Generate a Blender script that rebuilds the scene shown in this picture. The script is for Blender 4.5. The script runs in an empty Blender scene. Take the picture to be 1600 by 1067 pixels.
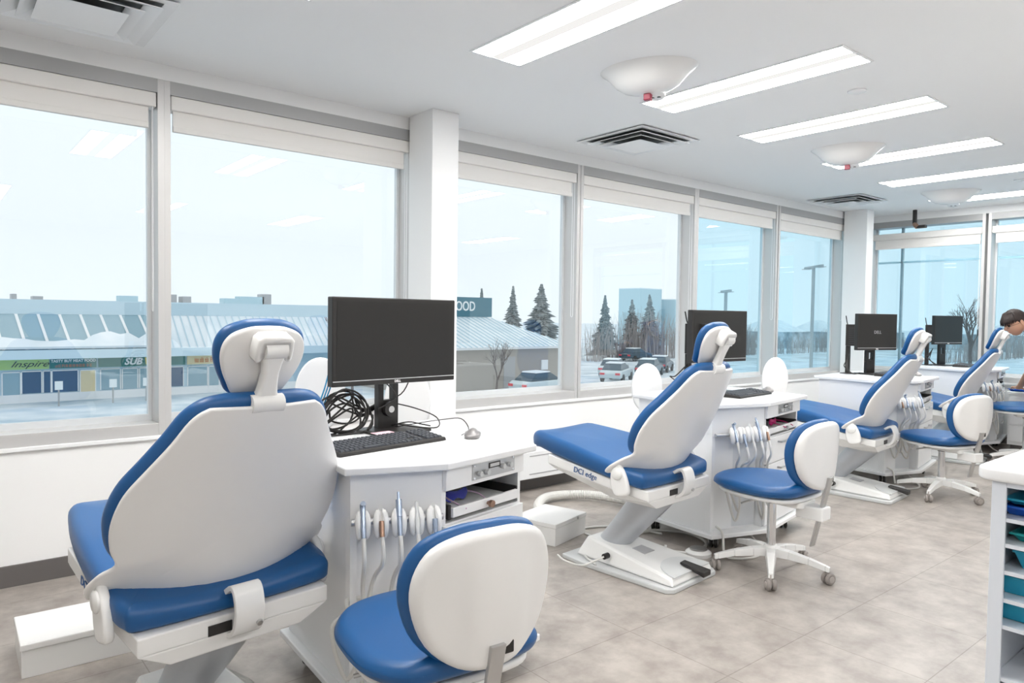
import bpy, bmesh, math, random
from mathutils import Vector, Matrix
from math import sin, cos, pi, sqrt, radians
random.seed(7)
SC = bpy.context.scene
COL = SC.collection

# ------------------------------------------------------------------ camera, world, exposure
cam_d = bpy.data.cameras.new('camera'); cam = bpy.data.objects.new('camera', cam_d); COL.objects.link(cam)
R_ = Vector((0.77205, -0.63542, 0.01342)); U_ = Vector((0.01190, 0.03557, 0.99930)); F_ = Vector((0.63545, 0.77134, -0.03502))
m3 = Matrix((R_, U_, -F_)).transposed()
cam.matrix_world = Matrix.Translation((0, 0, 1.3716)) @ m3.to_4x4()
cam_d.sensor_width = 36; cam_d.lens = 1117.75 / 1600 * 36; cam_d.clip_end = 900; cam_d.clip_start = .05
SC.camera = cam
SC.view_settings.view_transform = 'Standard'; SC.view_settings.look = 'None'
SC.view_settings.exposure = 0.44; SC.view_settings.gamma = 1
SC.view_settings.use_curve_mapping = False
W = bpy.data.worlds.new('overcast_sky'); SC.world = W; W.use_nodes = True
wn = W.node_tree.nodes; wl = W.node_tree.links
bg = wn['Background']; bg.inputs[1].default_value = .86
tc = wn.new('ShaderNodeTexCoord'); sx = wn.new('ShaderNodeSeparateXYZ'); cr = wn.new('ShaderNodeValToRGB')
wl.new(tc.outputs['Generated'], sx.inputs[0]); wl.new(sx.outputs[2], cr.inputs[0]); wl.new(cr.outputs[0], bg.inputs[0])
cr.color_ramp.elements[0].position = 0.0; cr.color_ramp.elements[0].color = (.85, .92, .96, 1)
cr.color_ramp.elements[1].position = .5; cr.color_ramp.elements[1].color = (.90, .955, .985, 1)
LAMP_STRENGTH = 23

# ------------------------------------------------------------------ materials
MATS = {}
def mat(name, col, rough=.5, metal=0, emit=0, spec=.5, noise=None, bump=0, coat=0):
    if name in MATS: return MATS[name]
    m = bpy.data.materials.new(name); m.use_nodes = True; n = m.node_tree.nodes; l = m.node_tree.links
    b = n['Principled BSDF']; b.inputs['Base Color'].default_value = (*col, 1)
    b.inputs['Roughness'].default_value = rough; b.inputs['Metallic'].default_value = metal
    b.inputs['Specular IOR Level'].default_value = spec
    if coat: b.inputs['Coat Weight'].default_value = coat; b.inputs['Coat Roughness'].default_value = .08
    if emit: b.inputs['Emission Color'].default_value = (*col, 1); b.inputs['Emission Strength'].default_value = emit
    if noise:
        sc, c2, det = noise
        t = n.new('ShaderNodeTexNoise'); t.inputs['Scale'].default_value = sc; t.inputs['Detail'].default_value = det
        tcn = n.new('ShaderNodeTexCoord'); l.new(tcn.outputs['Object'], t.inputs['Vector'])
        r = n.new('ShaderNodeValToRGB'); r.color_ramp.elements[0].position = .35; r.color_ramp.elements[1].position = .65
        r.color_ramp.elements[0].color = (*col, 1); r.color_ramp.elements[1].color = (*c2, 1)
        l.new(t.outputs['Fac'], r.inputs[0]); l.new(r.outputs[0], b.inputs['Base Color'])
    if bump:
        t2 = n.new('ShaderNodeTexNoise'); t2.inputs['Scale'].default_value = 350; t2.inputs['Detail'].default_value = 2
        tcn = n.new('ShaderNodeTexCoord'); l.new(tcn.outputs['Object'], t2.inputs['Vector'])
        bp = n.new('ShaderNodeBump'); bp.inputs['Strength'].default_value = bump; bp.inputs['Distance'].default_value = .002
        l.new(t2.outputs['Fac'], bp.inputs['Height']); l.new(bp.outputs[0], b.inputs['Normal'])
    MATS[name] = m; return m
M = dict(
    wall=mat('white_wall_paint', (.89, .89, .885), .7),
    ceil=mat('white_ceiling_paint', (.90, .905, .905), .8),
    alu=mat('satin_aluminium', (.62, .61, .60), .35, .25),
    alu2=mat('pale_aluminium', (.72, .74, .75), .35, .2),
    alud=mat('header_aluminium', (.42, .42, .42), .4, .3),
    blind=mat('cream_blind_fabric', (.84, .82, .79), .8),
    base=mat('grey_brown_baseboard', (.13, .12, .115), .6),
    blue=mat('blue_vinyl', (.0008, .082, .26), .40, spec=.6, bump=.12),
    shell=mat('white_moulded_plastic', (.80, .79, .775), .28),
    enamel=mat('white_enamel', (.84, .835, .82), .22),
    lam=mat('white_laminate', (.87, .875, .88), .25),
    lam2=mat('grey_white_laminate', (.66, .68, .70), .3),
    chrome=mat('chrome', (.75, .75, .76), .12, 1),
    steel=mat('brushed_steel', (.55, .55, .55), .3, 1),
    greym=mat('grey_plastic', (.42, .42, .43), .45),
    pale=mat('pale_grey_plastic', (.60, .61, .61), .4),
    colm=mat('pale_silver_paint', (.48, .50, .53), .3, .35),
    caster=mat('taupe_caster_rubber', (.30, .27, .25), .5),
    castert=mat('taupe_caster_cap', (.42, .38, .35), .45),
    black=mat('black_plastic', (.018, .016, .015), .4),
    screen=mat('matt_black_screen', (.012, .011, .010), .33),
    hose=mat('cream_hose', (.68, .67, .64), .45),
    hand=mat('blue_grey_metal', (.36, .43, .55), .25, .7),
    gold=mat('bronze_metal', (.35, .22, .16), .3, .8),
    paper=mat('pink_note_paper', (.85, .55, .62), .8),
    cyanc=mat('cyan_cable', (.02, .30, .55), .4),
    red=mat('dark_red_plastic', (.30, .01, .04), .3),
    magenta=mat('magenta_plastic', (.55, .01, .16), .3),
    purple=mat('purple_blue_lens', (.05, .06, .35), .15),
    pinkf=mat('lilac_plastic', (.62, .45, .60), .3),
    bluet=mat('bright_blue_tray', (.01, .10, .50), .3),
    teal=mat('teal_tray', (.01, .34, .36), .35),
    cyant=mat('cyan_bin', (.02, .36, .55), .35),
    skin=mat('warm_skin', (.60, .34, .23), .5),
    lip=mat('lip_skin', (.38, .13, .10), .5),
    hair=mat('dark_brown_hair', (.022, .012, .010), .5),
    navy=mat('navy_scrubs', (.012, .02, .12), .8),
    shoe=mat('white_shoe_leather', (.7, .7, .7), .5),
    eye=mat('eye_dark', (.02, .015, .012), .2),
    snow=mat('snow_cover', (.86, .90, .93), .8, noise=(.45, (.50, .62, .70), 8)),
    snowr=mat('roof_snow', (.90, .93, .95), .8, noise=(.6, (.74, .82, .87), 4)),
    asph=mat('wet_asphalt', (.42, .50, .54), .6, noise=(.25, (.80, .86, .9), 8)),
    brick=mat('tan_block_wall', (.42, .38, .34), .8),
    fascia=mat('blue_white_fascia', (.55, .70, .78), .6),
    dshop=mat('dark_shop_glass', (.05, .11, .20), .2),
    lshop=mat('pale_shop_glass', (.30, .45, .52), .2),
    sgreen=mat('lime_sign', (.42, .62, .20), .5),
    dgreen=mat('dark_green_sign', (.03, .19, .17), .5),
    sorange=mat('orange_lettering', (.75, .25, .08), .5),
    syel=mat('yellow_lettering', (.85, .65, .08), .5),
    scream=mat('cream_sign', (.80, .68, .42), .5),
    swhite=mat('white_lettering', (.9, .9, .9), .5),
    sink=mat('dark_lettering', (.04, .05, .04), .5),
    slate=mat('slate_blue_block', (.07, .20, .26), .6),
    shing=mat('grey_shingle', (.16, .22, .26), .8, noise=(.5, (.65, .72, .76), 5)),
    bark=mat('grey_brown_bark', (.14, .11, .10), .9),
    needle=mat('frosted_needles', (.13, .17, .18), .9, noise=(1.5, (.30, .34, .35), 3)),
    hedge=mat('brown_winter_twigs', (.36, .33, .32), .9),
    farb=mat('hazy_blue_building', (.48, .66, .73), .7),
    carw=mat('silver_car_paint', (.62, .70, .72), .25, .3),
    card=mat('dark_car_paint', (.06, .10, .13), .25, .3),
    carr=mat('red_car_light', (.75, .08, .10), .3),
    tyre=mat('tyre_rubber', (.03, .03, .03), .7),
    logo=mat('blue_print', (.01, .08, .25), .5),
    dkvent=mat('dark_duct', (.16, .17, .17), .7),
    signp=mat('white_sign_panel', (.8, .85, .86), .5),
)
def lampmat(name, st):
    m = bpy.data.materials.new(name); m.use_nodes = True; n = m.node_tree.nodes
    n.remove(n['Principled BSDF']); e = n.new('ShaderNodeEmission'); e.inputs[0].default_value = (1, .985, .96, 1); e.inputs[1].default_value = st
    m.node_tree.links.new(e.outputs[0], n['Material Output'].inputs[0]); return m
M['lamp'] = lampmat('lit_diffuser', LAMP_STRENGTH)
M['lampc'] = lampmat('lit_diffuser_channel', .68)
def glassmat(name, tint):
    m = bpy.data.materials.new(name); m.use_nodes = True; n = m.node_tree.nodes; l = m.node_tree.links
    n.remove(n['Principled BSDF'])
    t = n.new('ShaderNodeBsdfTransparent'); t.inputs[0].default_value = (*tint, 1)
    g = n.new('ShaderNodeBsdfGlossy'); g.inputs['Roughness'].default_value = 0; g.inputs[0].default_value = (.92, .97, 1, 1)
    geo = n.new('ShaderNodeNewGeometry'); d = n.new('ShaderNodeVectorMath'); d.operation = 'DOT_PRODUCT'
    l.new(geo.outputs['Normal'], d.inputs[0]); l.new(geo.outputs['Incoming'], d.inputs[1])
    def mth(op, a, b):
        q = n.new('ShaderNodeMath'); q.operation = op
        for i, v in enumerate((a, b)):
            if v is None: continue
            if isinstance(v, (int, float)): q.inputs[i].default_value = v
            else: l.new(v, q.inputs[i])
        return q.outputs[0]
    a = mth('ABSOLUTE', d.outputs['Value'], None); a = mth('SUBTRACT', 1, a); a = mth('POWER', a, 5)
    a = mth('MULTIPLY', a, .95); a = mth('ADD', a, .07)
    x = n.new('ShaderNodeMixShader'); l.new(a, x.inputs[0]); l.new(t.outputs[0], x.inputs[1]); l.new(g.outputs[0], x.inputs[2])
    l.new(x.outputs[0], n['Material Output'].inputs[0]); return m
M['glass'] = glassmat('clear_window_glass', (.975, .99, .995))
M['glassb'] = glassmat('blue_tinted_window_glass', (.80, .925, .97))
M['clear'] = glassmat('clear_acrylic', (.93, .95, .96))

def floor_mat():
    m = bpy.data.materials.new('grey_stone_tile'); m.use_nodes = True; n = m.node_tree.nodes; l = m.node_tree.links
    b = n['Principled BSDF']; b.inputs['Roughness'].default_value = .38; b.inputs['Specular IOR Level'].default_value = .45
    tcn = n.new('ShaderNodeTexCoord'); mp = n.new('ShaderNodeMapping'); l.new(tcn.outputs['Object'], mp.inputs[0])
    mp.inputs['Location'].default_value = (-2.95 + .575 * 8, -1.055 + .495 * 8, 0)
    br = n.new('ShaderNodeTexBrick'); br.offset = 0; l.new(mp.outputs[0], br.inputs['Vector'])
    br.inputs['Scale'].default_value = 1; br.inputs['Brick Width'].default_value = .575; br.inputs['Row Height'].default_value = .495
    br.inputs['Mortar Size'].default_value = .0022; br.inputs['Mortar Smooth'].default_value = .3; br.inputs['Bias'].default_value = 0
    br.inputs['Color1'].default_value = (.93, .93, .93, 1); br.inputs['Color2'].default_value = (1, 1, 1, 1); br.inputs['Mortar'].default_value = (.62, .60, .58, 1)
    ns = n.new('ShaderNodeTexNoise'); ns.inputs['Scale'].default_value = 5.5; ns.inputs['Detail'].default_value = 9; ns.inputs['Roughness'].default_value = .65
    l.new(tcn.outputs['Object'], ns.inputs['Vector'])
    r = n.new('ShaderNodeValToRGB'); r.color_ramp.elements[0].position = .35; r.color_ramp.elements[1].position = .66
    r.color_ramp.elements[0].color = (.29, .255, .23, 1); r.color_ramp.elements[1].color = (.46, .42, .38, 1)
    l.new(ns.outputs['Fac'], r.inputs[0])
    mx = n.new('ShaderNodeMix'); mx.data_type = 'RGBA'; mx.blend_type = 'MULTIPLY'; mx.inputs[0].default_value = 1
    l.new(r.outputs[0], mx.inputs[6]); l.new(br.outputs['Color'], mx.inputs[7]); l.new(mx.outputs[2], b.inputs['Base Color'])
    return m
M['floor'] = floor_mat()

M['greyk'] = mat('dark_grey_keycap', (.045, .05, .06), .45)
M['greymouse'] = mat('grey_metallic_plastic', (.22, .21, .21), .3, .2)
M['lamb'] = mat('cool_white_laminate', (.74, .78, .84), .3)
# ------------------------------------------------------------------ helpers
def smoothpts(p, closed=False, k=6):
    p = [Vector(q) for q in p]; n = len(p); out = []
    rng = n if closed else n - 1
    for i in range(rng):
        if closed: a, b, c, d = p[(i - 1) % n], p[i], p[(i + 1) % n], p[(i + 2) % n]
        else: a, b, c, d = p[max(i - 1, 0)], p[i], p[i + 1], p[min(i + 2, n - 1)]
        for j in range(k):
            t = j / k
            out.append(.5 * ((2 * b) + (c - a) * t + (2 * a - 5 * b + 4 * c - d) * t * t + (3 * b - a - 3 * c + d) * t ** 3))
    if not closed: out.append(p[-1])
    return out
class MB:
    def __init__(s): s.v = []; s.f = []
    def add(s, vs, fs):
        o = len(s.v); s.v += [tuple(v) for v in vs]; s.f += [tuple(i + o for i in f) for f in fs]; return s
    def box(s, x0, x1, y0, y1, z0, z1, T=None):
        vs = [Vector((x, y, z)) for z in (z0, z1) for y in (y0, y1) for x in (x0, x1)]
        if T: vs = [T @ v for v in vs]
        return s.add(vs, [(0, 2, 3, 1), (4, 5, 7, 6), (0, 1, 5, 4), (2, 6, 7, 3), (0, 4, 6, 2), (1, 3, 7, 5)])
    def prism(s, poly, z0, z1, T=None):
        n = len(poly); vs = [Vector((p[0], p[1], z)) for z in (z0, z1) for p in poly]
        if T: vs = [T @ v for v in vs]
        return s.add(vs, [tuple(range(n - 1, -1, -1)), tuple(range(n, 2 * n))] + [(i, (i + 1) % n, n + (i + 1) % n, n + i) for i in range(n)])
    def hull(s, bot, top):   # two matching rings of 3-D points
        n = len(bot)
        return s.add([Vector(q) for q in bot] + [Vector(q) for q in top], [tuple(range(n - 1, -1, -1)), tuple(range(n, 2 * n))] + [(i, (i + 1) % n, n + (i + 1) % n, n + i) for i in range(n)])
    def tube(s, pts, r, n=8, rs=None, sq=1, cap=True):
        pts = [Vector(q) for q in pts]; rings = []; up = None
        for i, q in enumerate(pts):
            d = (pts[min(i + 1, len(pts) - 1)] - pts[max(i - 1, 0)])
            if d.length < 1e-7: d = Vector((0, 0, 1))
            d.normalize()
            if up is None: up = Vector((0, 0, 1)) if abs(d.z) < .9 else Vector((0, 1, 0))
            a = d.cross(up)
            if a.length < 1e-4: a = d.orthogonal()
            a.normalize(); b = a.cross(d).normalized(); up = b
            rr = rs[i] if rs else r
            rings.append([q + a * cos(2 * pi * k / n) * rr * sq + b * sin(2 * pi * k / n) * rr for k in range(n)])
        vs = [v for g in rings for v in g]; fs = []
        for i in range(len(rings) - 1):
            for k in range(n): fs.append((i * n + k, i * n + (k + 1) % n, (i + 1) * n + (k + 1) % n, (i + 1) * n + k))
        if cap: fs += [tuple(range(n - 1, -1, -1)), tuple((len(rings) - 1) * n + k for k in range(n))]
        return s.add(vs, fs)
    def strip(s, path, w, th, axis=(1, 0, 0)):   # flat band: path in 3-D, width along axis, thickness th
        A = Vector(axis) * w / 2; pts = [Vector(q) for q in path]; vs = []
        for i, q in enumerate(pts):
            d = (pts[min(i + 1, len(pts) - 1)] - pts[max(i - 1, 0)]).normalized(); nn = d.cross(Vector(axis)).normalized() * th / 2
            vs += [q - A - nn, q + A - nn, q + A + nn, q - A + nn]
        m_ = len(pts); fs = [(3, 2, 1, 0), tuple(4 * (m_ - 1) + k for k in range(4))]
        for i in range(m_ - 1):
            for k in range(4): fs.append((4 * i + k, 4 * i + (k + 1) % 4, 4 * i + 4 + (k + 1) % 4, 4 * i + 4 + k))
        return s.add(vs, fs)
    def lathe(s, prof, n=24, T=None, sx=1, sy=1):
        vs = []; m_ = len(prof)
        for (r, z) in prof:
            for k in range(n):
                v = Vector((r * cos(2 * pi * k / n) * sx, r * sin(2 * pi * k / n) * sy, z)); vs.append(T @ v if T else v)
        fs = [(i * n + k, i * n + (k + 1) % n, (i + 1) * n + (k + 1) % n, (i + 1) * n + k) for i in range(m_ - 1) for k in range(n)]
        fs += [tuple(range(n - 1, -1, -1)), tuple((m_ - 1) * n + k for k in range(n))]
        return s.add(vs, fs)
    def pad(s, outl, th, r, fm, crown=0, seg=5, crown2=0, K=5):
        """rounded slab: closed 2-D outline, thickness th (w from 0 to th), edge radius r, fm(u,v,w)->xyz"""
        o = [Vector((q[0], q[1])) for q in outl]; n = len(o)
        ar = sum(o[i].x * o[(i + 1) % n].y - o[(i + 1) % n].x * o[i].y for i in range(n))
        if ar < 0: o.reverse()
        c = sum(o, Vector((0, 0))) / n
        nm = []
        for i in range(n):
            d = (o[(i + 1) % n] - o[i - 1]).normalized(); nm.append(Vector((d.y, -d.x)))
        rings = []
        def capf(t): return 1 - t * t
        r = min(r, th / 2 - 1e-5)
        for j in range(K - 1, 0, -1):
            t = 1 - j / K
            rings.append([((c + (o[i] - nm[i] * r - c) * t), 0 - crown2 * capf(t)) for i in range(n)])
        for j in range(seg + 1):
            a = pi / 2 * j / seg
            rings.append([(o[i] - nm[i] * r * (1 - sin(a)), r * (1 - cos(a))) for i in range(n)])
        for j in range(seg + 1):
            a = pi / 2 * j / seg
            rings.append([(o[i] - nm[i] * r * (1 - cos(a)), th - r + r * sin(a)) for i in range(n)])
        for j in range(1, K):
            t = 1 - j / K
            rings.append([((c + (o[i] - nm[i] * r - c) * t), th + crown * capf(t)) for i in range(n)])
        vs = [fm(c.x, c.y, -crown2)]
        for g in rings: vs += [fm(q.x, q.y, w) for q, w in g]
        vs.append(fm(c.x, c.y, th + crown)); L = len(rings); fs = []
        for k in range(n): fs.append((0, 1 + (k + 1) % n, 1 + k))
        for i in range(L - 1):
            for k in range(n):
                a = 1 + i * n; fs.append((a + k, a + (k + 1) % n, a + n + (k + 1) % n, a + n + k))
        a = 1 + (L - 1) * n
        for k in range(n): fs.append((a + k, a + (k + 1) % n, len(vs) - 1))
        return s.add(vs, fs)
    def build(s, name, m, parent=None, smooth=False, bevel=0, seg=2, auto=40):
        me = bpy.data.meshes.new(name); me.from_pydata(s.v, [], s.f)
        bm = bmesh.new(); bm.from_mesh(me); bmesh.ops.recalc_face_normals(bm, faces=bm.faces); bm.to_mesh(me); bm.free()
        me.materials.append(M[m] if isinstance(m, str) else m)
        o = bpy.data.objects.new(name, me); COL.objects.link(o)
        if parent: o.parent = parent
        if smooth:
            for p_ in me.polygons: p_.use_smooth = True
            try: me.set_sharp_from_angle(angle=radians(auto))
            except Exception: pass
        if bevel:
            b = o.modifiers.new('bevel', 'BEVEL'); b.width = bevel; b.segments = seg; b.limit_method = 'ANGLE'; b.angle_limit = radians(35)
        return o
def B(name, m, x0, x1, y0, y1, z0, z1, parent=None, bevel=0): return MB().box(x0, x1, y0, y1, z0, z1).build(name, m, parent, bevel=bevel)
def thing(name, label, cat, loc=(0, 0, 0), rz=0, group=None):
    o = bpy.data.objects.new(name, None); COL.objects.link(o); o.location = loc; o.rotation_euler = (0, 0, rz); o.empty_display_size = .1
    return tag(o, label, cat, group)
def tag(o, label, cat, group=None):
    o['label'] = label; o['category'] = cat
    if group: o['group'] = group
    return o
def struct(o, label=None):
    o['kind'] = 'structure'
    if label: o['label'] = label
    return o
def empty_struct(name): 
    o = bpy.data.objects.new(name, None); COL.objects.link(o); return struct(o)
def copy_tree(o, parent=None):
    c = o.copy(); COL.objects.link(c); c.parent = parent
    for ch in [q for q in bpy.data.objects if q.parent == o]: copy_tree(ch, c)
    return c
def text_mesh(txt, size, depth=.002, shear=0, bold=0):
    cu = bpy.data.curves.new('lettering', 'FONT'); cu.body = txt; cu.size = size; cu.extrude = depth; cu.shear = shear; cu.offset = bold
    cu.align_x = 'CENTER'; cu.align_y = 'CENTER'; cu.resolution_u = 3
    t = bpy.data.objects.new('lettering', cu); COL.objects.link(t)
    dg = bpy.context.evaluated_depsgraph_get(); me = bpy.data.meshes.new_from_object(t.evaluated_get(dg))
    bpy.data.objects.remove(t); bpy.data.curves.remove(cu); return me
def text(txt, size, m, parent, loc, xa, ya, depth=.002, shear=0, name='lettering', bold=0, sx=1):
    me = text_mesh(txt, size, depth, shear, bold); xa = Vector(xa).normalized(); ya = Vector(ya).normalized(); za = xa.cross(ya)
    R = Matrix((xa * sx, ya, za)).transposed().to_4x4(); me.transform(Matrix.Translation(loc) @ R); me.materials.clear(); me.materials.append(M[m])
    o = bpy.data.objects.new(name, me); COL.objects.link(o); o.parent = parent; return o
def rrect(w, h_, r, n=5, cx=0, cy=0):
    out = []
    for (sx_, sy_, a0) in ((1, 1, 0), (-1, 1, pi / 2), (-1, -1, pi), (1, -1, 3 * pi / 2)):
        for k in range(n + 1):
            a = a0 + pi / 2 * k / n; out.append((cx + sx_ * (w / 2 - r) + r * cos(a), cy + sy_ * (h_ / 2 - r) + r * sin(a)))
    return out

# ------------------------------------------------------------------ room shell
YW, XW, ZC = 4.275, 9.51, 2.72       # inner planes of left wall, right wall, ceiling
XB, YN = -3.2, -4.2
struct(B('floor', 'floor', XB, XW + .35, YN, YW + .35, -.15, 0))
struct(B('ceiling', 'ceil', XB - .2, XW + .35, YN - .2, YW + .3, ZC, ZC + .2))
ZS, ZH = .69, 2.637                  # sill, header top
wl_ = MB().box(XB, XW + .3, YW, YW + .3, 0, ZS).box(XB, XW + .3, YW, YW + .3, ZH, ZC).box(XB, -.6, YW, YW + .3, ZS, ZH)
struct(wl_.build('wall_left', 'wall'))
wr = MB().box(XW, XW + .3, YN, YW, 0, ZS).box(XW, XW + .3, YN, YW, ZH, ZC).box(XW, XW + .3, YN, -.35, ZS, ZH)
struct(wr.build('wall_right', 'wall'))
struct(B('wall_back', 'wall', XB - .2, XB, YN, YW + .3, 0, ZC))
struct(B('wall_near', 'wall', XB, XW + .3, YN - .2, YN, 0, ZC))
struct(B('baseboard_left', 'base', XB, XW, YW - .014, YW, 0, .105))
struct(B('baseboard_right', 'base', XW - .014, XW, YN, YW - .014, 0, .105))
struct(B('trim_1', 'lam', XB, XW, YW - .018, YW, ZS - .022, ZS, bevel=.004))     # window stool edge
struct(B('trim_2', 'lam', XW - .018, XW, -.35, YW - .018, ZS - .022, ZS, bevel=.004))
struct(MB().box(2.576, 2.785, 3.969, YW - .018, 0, ZC).build('trim_3', 'wall', bevel=.004))   # wall column
struct(MB().box(8.79, 8.965, 3.975, YW - .018, 0, ZC).build('trim_4', 'wall', bevel=.004))    # corner column
HDR = 2.563
def window(n, a0, a1, axis, tint, mullion_at_end=True, mw=.067, bars=()):
    """a0..a1 clear opening; frame runs along axis; front face of the frame in the wall plane, glass .165 deep"""
    w = empty_struct('window_%d' % n)
    def mk(mb, u0, u1, d0, d1, z0, z1):
        if axis == 'x': mb.box(u0, u1, YW + d0, YW + d1, z0, z1)
        else: mb.box(XW + d0, XW + d1, u0, u1, z0, z1)
        return mb
    f = MB()
    mk(f, a0 - .0335, a0, 0, .20, ZS, ZH); mk(f, a1, a1 + .0335, 0, .20, ZS, ZH)
    mk(f, a0, a1, .0, .20, ZS, ZS + .065)
    o = f.build('window_frame', 'alu', w, bevel=.002); 
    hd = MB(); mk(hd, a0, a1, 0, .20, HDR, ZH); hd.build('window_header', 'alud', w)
    b = MB(); mk(b, a0, a1, .15, .185, ZS + .065, ZS + .10); mk(b, a0, a0 + .02, .15, .185, ZS + .1, HDR); mk(b, a1 - .02, a1, .15, .185, ZS + .1, HDR)
    b.build('glazing_bead', 'alu2', w)
    for (kind, at) in bars:
        q = MB()
        if kind == 'h': mk(q, a0 + .02, a1 - .02, .175, .215, at - .012, at + .012); q.build('transom_bar', 'swhite', w)
        else: mk(q, at - .012, at + .012, .175, .215, ZS + .1, HDR); q.build('glazing_bar', 'greym', w)
    g = MB(); mk(g, a0 + .02, a1 - .02, .164, .170, ZS + .10, HDR); g.build('window_glass', tint, w)
    return w
LW = [(-.535, 1.0), (1.066, 2.60), (2.667, 4.206), (4.278, 5.80), (5.868, 7.28), (7.365, 8.88)]
for i, (a, b) in enumerate(LW): window(i + 1, a, b, 'x', 'glass' if i < 4 else 'glassb')
struct(MB().box(8.95, XW + .2, YW, YW + .2, ZS, ZH).build('trim_5', 'alu'))
RW = [(2.985, 4.24, (('h', 2.13), ('v', 3.93))), (1.30, 2.89, (('h', 2.13), ('v', 2.1))), (-.32, 1.235, (('h', 2.13),))]
for i, (a, b, bars) in enumerate(RW): window(7 + i, a, b, 'y', 'glassb', bars=bars)

# roller blinds, rolled up
BL = ['leftmost window', 'window left of the white column', 'window right of the white column',
      'window behind the second chair', 'second window from the corner column', 'window ending at the corner column']
def blind(a0, a1, axis, ztop, label, chain_end):
    t = thing('roller_blind', label, 'blind', (0, 0, 0), group='rolled-up roller blinds')
    def mk(mb, u0, u1, d0, d1, z0, z1):
        if axis == 'x': mb.box(u0, u1, YW + d0, YW + d1, z0, z1)
        else: mb.box(XW + d0, XW + d1, u0, u1, z0, z1)
        return mb
    u0, u1 = a0 + .004, a1 - .004
    mk(MB(), u0, u1, .006, .10, ztop - .078, ztop).build('cassette', 'blind', t, bevel=.006)
    r = MB(); mk(r, u0 + .015, u1 - .035, .03, .042, ztop - .165, ztop - .075); r.build('shade_fabric', 'blind', t)
    r = MB(); mk(r, u0 + .015, u1 - .035, .022, .05, ztop - .192, ztop - .16); r.build('bottom_rail', 'blind', t, bevel=.004)
    # bead chain loop
    pts = []
    L = 1.12; zc = ztop - .05; uu = u1 - .018 if chain_end > 0 else u0 + .018
    for k in range(17):
        a = pi * k / 16; pts.append((.02 * cos(a), -L - .02 * sin(a)))
    pts = [(.02, 0)] + pts + [(-.02, 0)]
    P3 = [((uu, YW + .015 + q[0] * .6 + .01, zc + q[1]) if axis == 'x' else (XW + .03 + q[0] * .6, uu, zc + q[1])) for q in pts]
    MB().tube(P3, .0022, 5).build('bead_chain', 'swhite', t, smooth=True)
    return t
for i, (a, b) in enumerate(LW): blind(a, b, 'x', HDR, 'cream roller blind rolled up atop the ' + BL[i], 1)
RBL = ['window right of the corner column', 'far right window beyond the tall mullion', 'window past the right edge of the cabinet']
for i, (a, b, _) in enumerate(RW): blind(a, b, 'y', 2.485, 'cream roller blind hung low on the ' + RBL[i], -1)

# ------------------------------------------------------------------ ceiling fittings
def panel_light(xc, y0, y1, label):
    t = thing('ceiling_light', label, 'light', (xc, (y0 + y1) / 2, ZC), group='recessed linear ceiling lights')
    w, L = .155, (y1 - y0) / 2
    f = MB(); f.box(-w - .012, w + .012, -L - .012, -L, -.006, -.0005).box(-w - .012, w + .012, L, L + .012, -.006, -.0005)
    f.box(-w - .012, -w, -L, L, -.006, -.0005).box(w, w + .012, -L, L, -.006, -.0005); f.build('frame', 'lam', t)
    for s in (-1, 1):
        x0, x1 = sorted((s * w, s * .035)); MB().hull([(x0, -L, -.004), (x1, -L, -.004), (x1, L, -.004), (x0, L, -.004)], [(x0, -L, -.001), (x1, -L, -.001), (x1, L, -.001), (x0, L, -.001)]).build('diffuser', 'lamp', t)
    B('channel', 'lampc', -.035, .035, -L, L, -.0025, -.001, t)
    return t
LP = [(1.14, 1.72, 2.97, 'nearest the camera, above the first dental chair'), (2.33, 1.72, 2.985, 'running off the top edge of the photo'), (3.65, 1.73, 2.99, 'just behind the first ceiling pod'),
      (4.79, 1.77, 3.04, 'in front of the second ceiling pod'), (6.13, 1.86, 3.10, 'partly behind the second ceiling pod'), (7.34, 1.96, 3.15, 'between the second and third ceiling pods'), (8.78, 2.05, 3.24, 'farthest away, partly behind the third ceiling pod'), (-.05, 1.72, 2.97, 'behind the camera, closest to the back wall')]
for (x, y0, y1, s) in LP: panel_light(x, y0, y1, 'long recessed ceiling light ' + s)
for i, x in enumerate((-1.2, .6, 2.4, 4.2, 6.0, 7.8)):  # second row of panels out of view, added as fill light
    panel_light(x, -1.9, -.6, ['long recessed ceiling light of the rear row, first from the back wall', 'long recessed ceiling light of the rear row, second from the back wall', 'long recessed ceiling light of the rear row, third from the back wall', 'long recessed ceiling light of the rear row, third from the window wall', 'long recessed ceiling light of the rear row, second from the window wall', 'long recessed ceiling light of the rear row, nearest the window wall'][i])
def vent(x, y, h_, label):
    t = thing('ceiling_vent', label, 'vent', (x, y, ZC), group='square ceiling diffusers')
    def ring(a, b, z0, z1):
        m_ = MB()
        for s in (0, 1, 2, 3):
            T = Matrix.Rotation(s * pi / 2, 4, 'Z')
            m_.hull([T @ Vector(q) for q in ((-a, -a, z0), (a, -a, z0), (b, -b, z1), (-b, -b, z1))], [T @ Vector(q) for q in ((-a, -a, z0 + .004), (a, -a, z0 + .004), (b, -b, z1 + .004), (-b, -b, z1 + .004))])
        return m_
    ring(h_, h_ - .05, -.012, -.008).build('frame', 'lam', t)
    B('duct_opening', 'dkvent', -h_ + .05, h_ - .05, -h_ + .05, h_ - .05, -.004, -.001, t)
    ring(h_ * .84, h_ * .64, -.030, -.010).build('louver', 'lam', t); ring(h_ * .66, h_ * .47, -.040, -.012).build('louver', 'lam', t)
    MB().hull([(-h_ * .5, -h_ * .5, -.05), (h_ * .5, -h_ * .5, -.05), (h_ * .5, h_ * .5, -.05), (-h_ * .5, h_ * .5, -.05)], [(-.05, -.05, -.02), (.05, -.05, -.02), (.05, .05, -.02), (-.05, .05, -.02)]).build('centre_plate', 'lam', t)
    return t
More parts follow.
